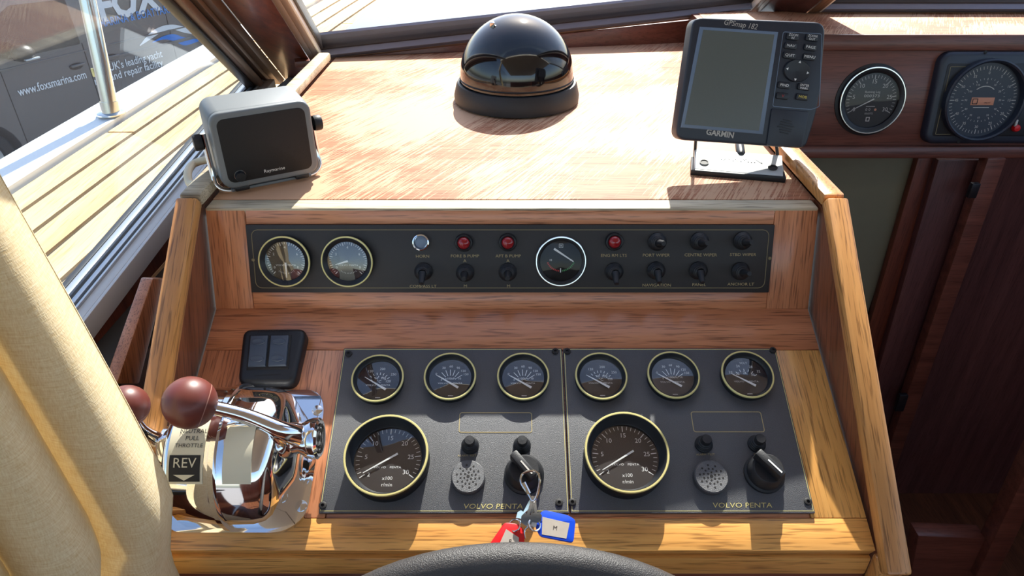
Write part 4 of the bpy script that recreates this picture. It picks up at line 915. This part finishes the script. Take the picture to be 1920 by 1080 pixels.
m.build('gold_line', M['gold_dull'], es, smooth=0)
q = FF.uv(1905, 240, .024); Mk = FF.M @ Matrix.Translation((q.x, q.y, .020))
MB().lathe([(.0075,0), (.0075,.006), (.006,.009), (0,.0095)], 24, Mk).build('gain_knob', M['red'], es)
MB().box((-.004,.010,.006), (.005,.014,.004), .001, Mk).build('knob_pointer', M['print_grey'], es)
for px in ((1848,98), (1797,266)):
    q = FF.uv(px[0], px[1], .02); MB().lathe([(.0035,.0), (.003,.001), (0,.0012)], 16, FF.M @ Matrix.Translation((q.x, q.y, .0195))).build('screw', M['ink'], es)

# ------------------------------------------------------------------ bunch of keys
kp_ = SF.uv(994, 880, .03); hp = lambda x, y, h: SF.M @ SF.uv(x, y, h)
kb = thing('key_bunch', 'bunch of keys with red and blue tags hanging from the ignition switch', 'keys', SF.M @ Matrix.Translation((SF.uv(1000,960).x, SF.uv(1000,960).y, 0)))
MB().tube([hp(990,884,.040), hp(1004,884,.041), hp(1012,896,.040), hp(1008,925,.036), hp(1000,940,.033), hp(990,925,.034), hp(977,905,.036), hp(979,890,.038)], .0013, 8, True, smooth=5).build('clip_ring', M['steel'], kb)
MB().tube([hp(982,905,.0355), hp(992,926,.0338)], .0024, 10).build('clip_gate', M['steel'], kb)
def keyblade(a, b, w, name='key'):
    a, b = V(a), V(b); d = (b-a); L = d.length; nrm = SF.n
    Mk = frame(a, d, nrm.cross(d) if True else 0)
    MB().prism([(0,-w*.35), (L*.62,-w*.35), (L*.62,-w), (L*.75,-w*1.5), (L*.95,-w*1.2), (L,0), (L*.95,w*1.2), (L*.75,w*1.5), (L*.62,w), (L*.62,w*.35), (0,w*.35)], -.0008, .0008, 0, Mk).build(name, M['steel'], kb)
keyblade(hp(1000,930,.034), hp(985,985,.020), .0042); keyblade(hp(1000,930,.033), hp(996,990,.018), .0040); keyblade(hp(999,932,.033), hp(975,978,.014), .0044); keyblade(hp(1002,930,.034), hp(1006,980,.022), .0040)
def ring(c, r, n, name='split_ring'):
    Mk = frame(c, n.orthogonal(), n.cross(n.orthogonal())); MB().tube([Mk @ V((r*math.cos(t*PI/12), r*math.sin(t*PI/12), 0)) for t in range(24)], .0009, 8, True).build(name, M['steel'], kb)
ring(hp(1002,984,.022), .0062, SF.n+V((.4,0,.2))); ring(hp(965,985,.016), .0060, SF.n+V((-.4,.1,0)))
MB().tube([hp(985,1010,.014), hp(984,995,.016), hp(993,986,.020)], .0010, 8, smooth=4).build('split_ring', M['steel'], kb)
def tag_(pix, h, mat, ins, lx):
    P = [SF.uv(x, y, h) for x, y in pix]; t = MB().prism(rpoly([(p.x, p.y) for p in P], .0035, 4), h-.0022, h+.0022, .0012, SF.M).build('key_tag', M[mat], kb)
    Q = [SF.uv(x, y, h+.0024) for x, y in ins]; MB().prism([(p.x, p.y) for p in Q], h+.0018, h+.0026, 0, SF.M).build('tag_insert', M['paper'], t)
    c = sum((V((p.x, p.y)) for p in Q), V((0,0)))/len(Q); m = MB(); m.text(lx, .006, c.x, c.y, h+.0028, -.18, SF.M); m.build('handwriting', M['frame_dark'], t, smooth=0)
tag_([(1019,957), (1065,967), (1079,976), (1075,1018), (1012,1006), (1003,985), (1003,974)], .016, 'blue', [(1017,969), (1068,981), (1062,1010), (1016,1002)], 'M')
tag_([(946,980), (973,983), (983,994), (984,1040), (905,1040), (925,1010)], .014, 'red', [(949,992), (973,1008), (972,1034), (932,1030)], 'E')

# ------------------------------------------------------------------ steering wheel
wt = at_d(972, 1051, .60); wn_ = V((0, -math.cos(math.radians(3)), math.sin(math.radians(3)))); wu = V((0, math.sin(math.radians(3)), math.cos(math.radians(3))))
WR = .24; wcn = wt - wu*WR; Mw = frame(wcn, (1,0,0), wu)
wh = thing('steering_wheel', 'black leather rimmed steering wheel in front of the console', 'steering wheel', Mw)
MB().tube([Mw @ V((WR*math.cos(2*PI*i/72), WR*math.sin(2*PI*i/72), 0)) for i in range(72)], .0152, 20, True).build('rim', M['leather'], wh)
for a in (90+120, 90-120, 270-180+180):
    t = math.radians(a); MB().tube([Mw @ V((.03*math.cos(t), .03*math.sin(t), -.02)), Mw @ V((.12*math.cos(t), .12*math.sin(t), -.012)), Mw @ V(((WR-.004)*math.cos(t), (WR-.004)*math.sin(t), 0))], [.010,.008,.008], 12).build('spoke', M['steel'], wh)
MB().lathe([(.022,-.064), (.022,-.03), (.042,-.026), (.042,-.008), (.034,.002), (0,.004)], 36, Mw).build('hub', M['rubber'], wh)

# ------------------------------------------------------------------ curtain
def curtain():
    m = MB(); nu, nv = 120, 60; vs = []
    e_top = at_d(-6, 318, .54); e_bot = at_d(326, 925, .645)
    dz = (e_top.z-e_bot.z)
    for j in range(nv+1):
        z = -.98 + (roof_z-.03+.98)*j/nv
        t = (z-e_bot.z)/dz                           # 0 at the low point of the edge, 1 where it leaves the frame
        tt = max(-.25, min(1.6, t)); bulge = .003*math.sin(max(0, min(1, t))*PI)
        ex = e_bot.x + ((e_top.x-e_bot.x)*tt if tt > 0 else .07*tt) + bulge; ey = e_bot.y + (e_top.y-e_bot.y)*min(tt, 1.2)
        for i in range(nu+1):
            s = i/nu; L = .34*s
            am = (.027+.004*math.sin(z*3))*min(1, s*7+.25)*(1 if t < 1 else max(.5, 1-.3*(t-1)))
            ph = s*5.2*2*PI + .35*math.sin(z*5+s*3) - 1.0
            px, py = ex - L*.56, ey - L*.83
            w = am*math.sin(ph); w2 = .008*math.cos(ph*1.0)
            vs.append((px + w*.83 + w2*.56, py - w*.56 + w2*.83, z))
    k = nu+1
    m.add(vs, [(j*k+i, j*k+i+1, (j+1)*k+i+1, (j+1)*k+i) for j in range(nv) for i in range(nu)])
    o = m.build('curtain', M['curtain'], smooth=180); so = o.modifiers.new('thickness', 'SOLIDIFY'); so.thickness = .0016
    tag(o, 'cream woven curtain hanging in folds beside the throttle', 'curtain')
curtain()
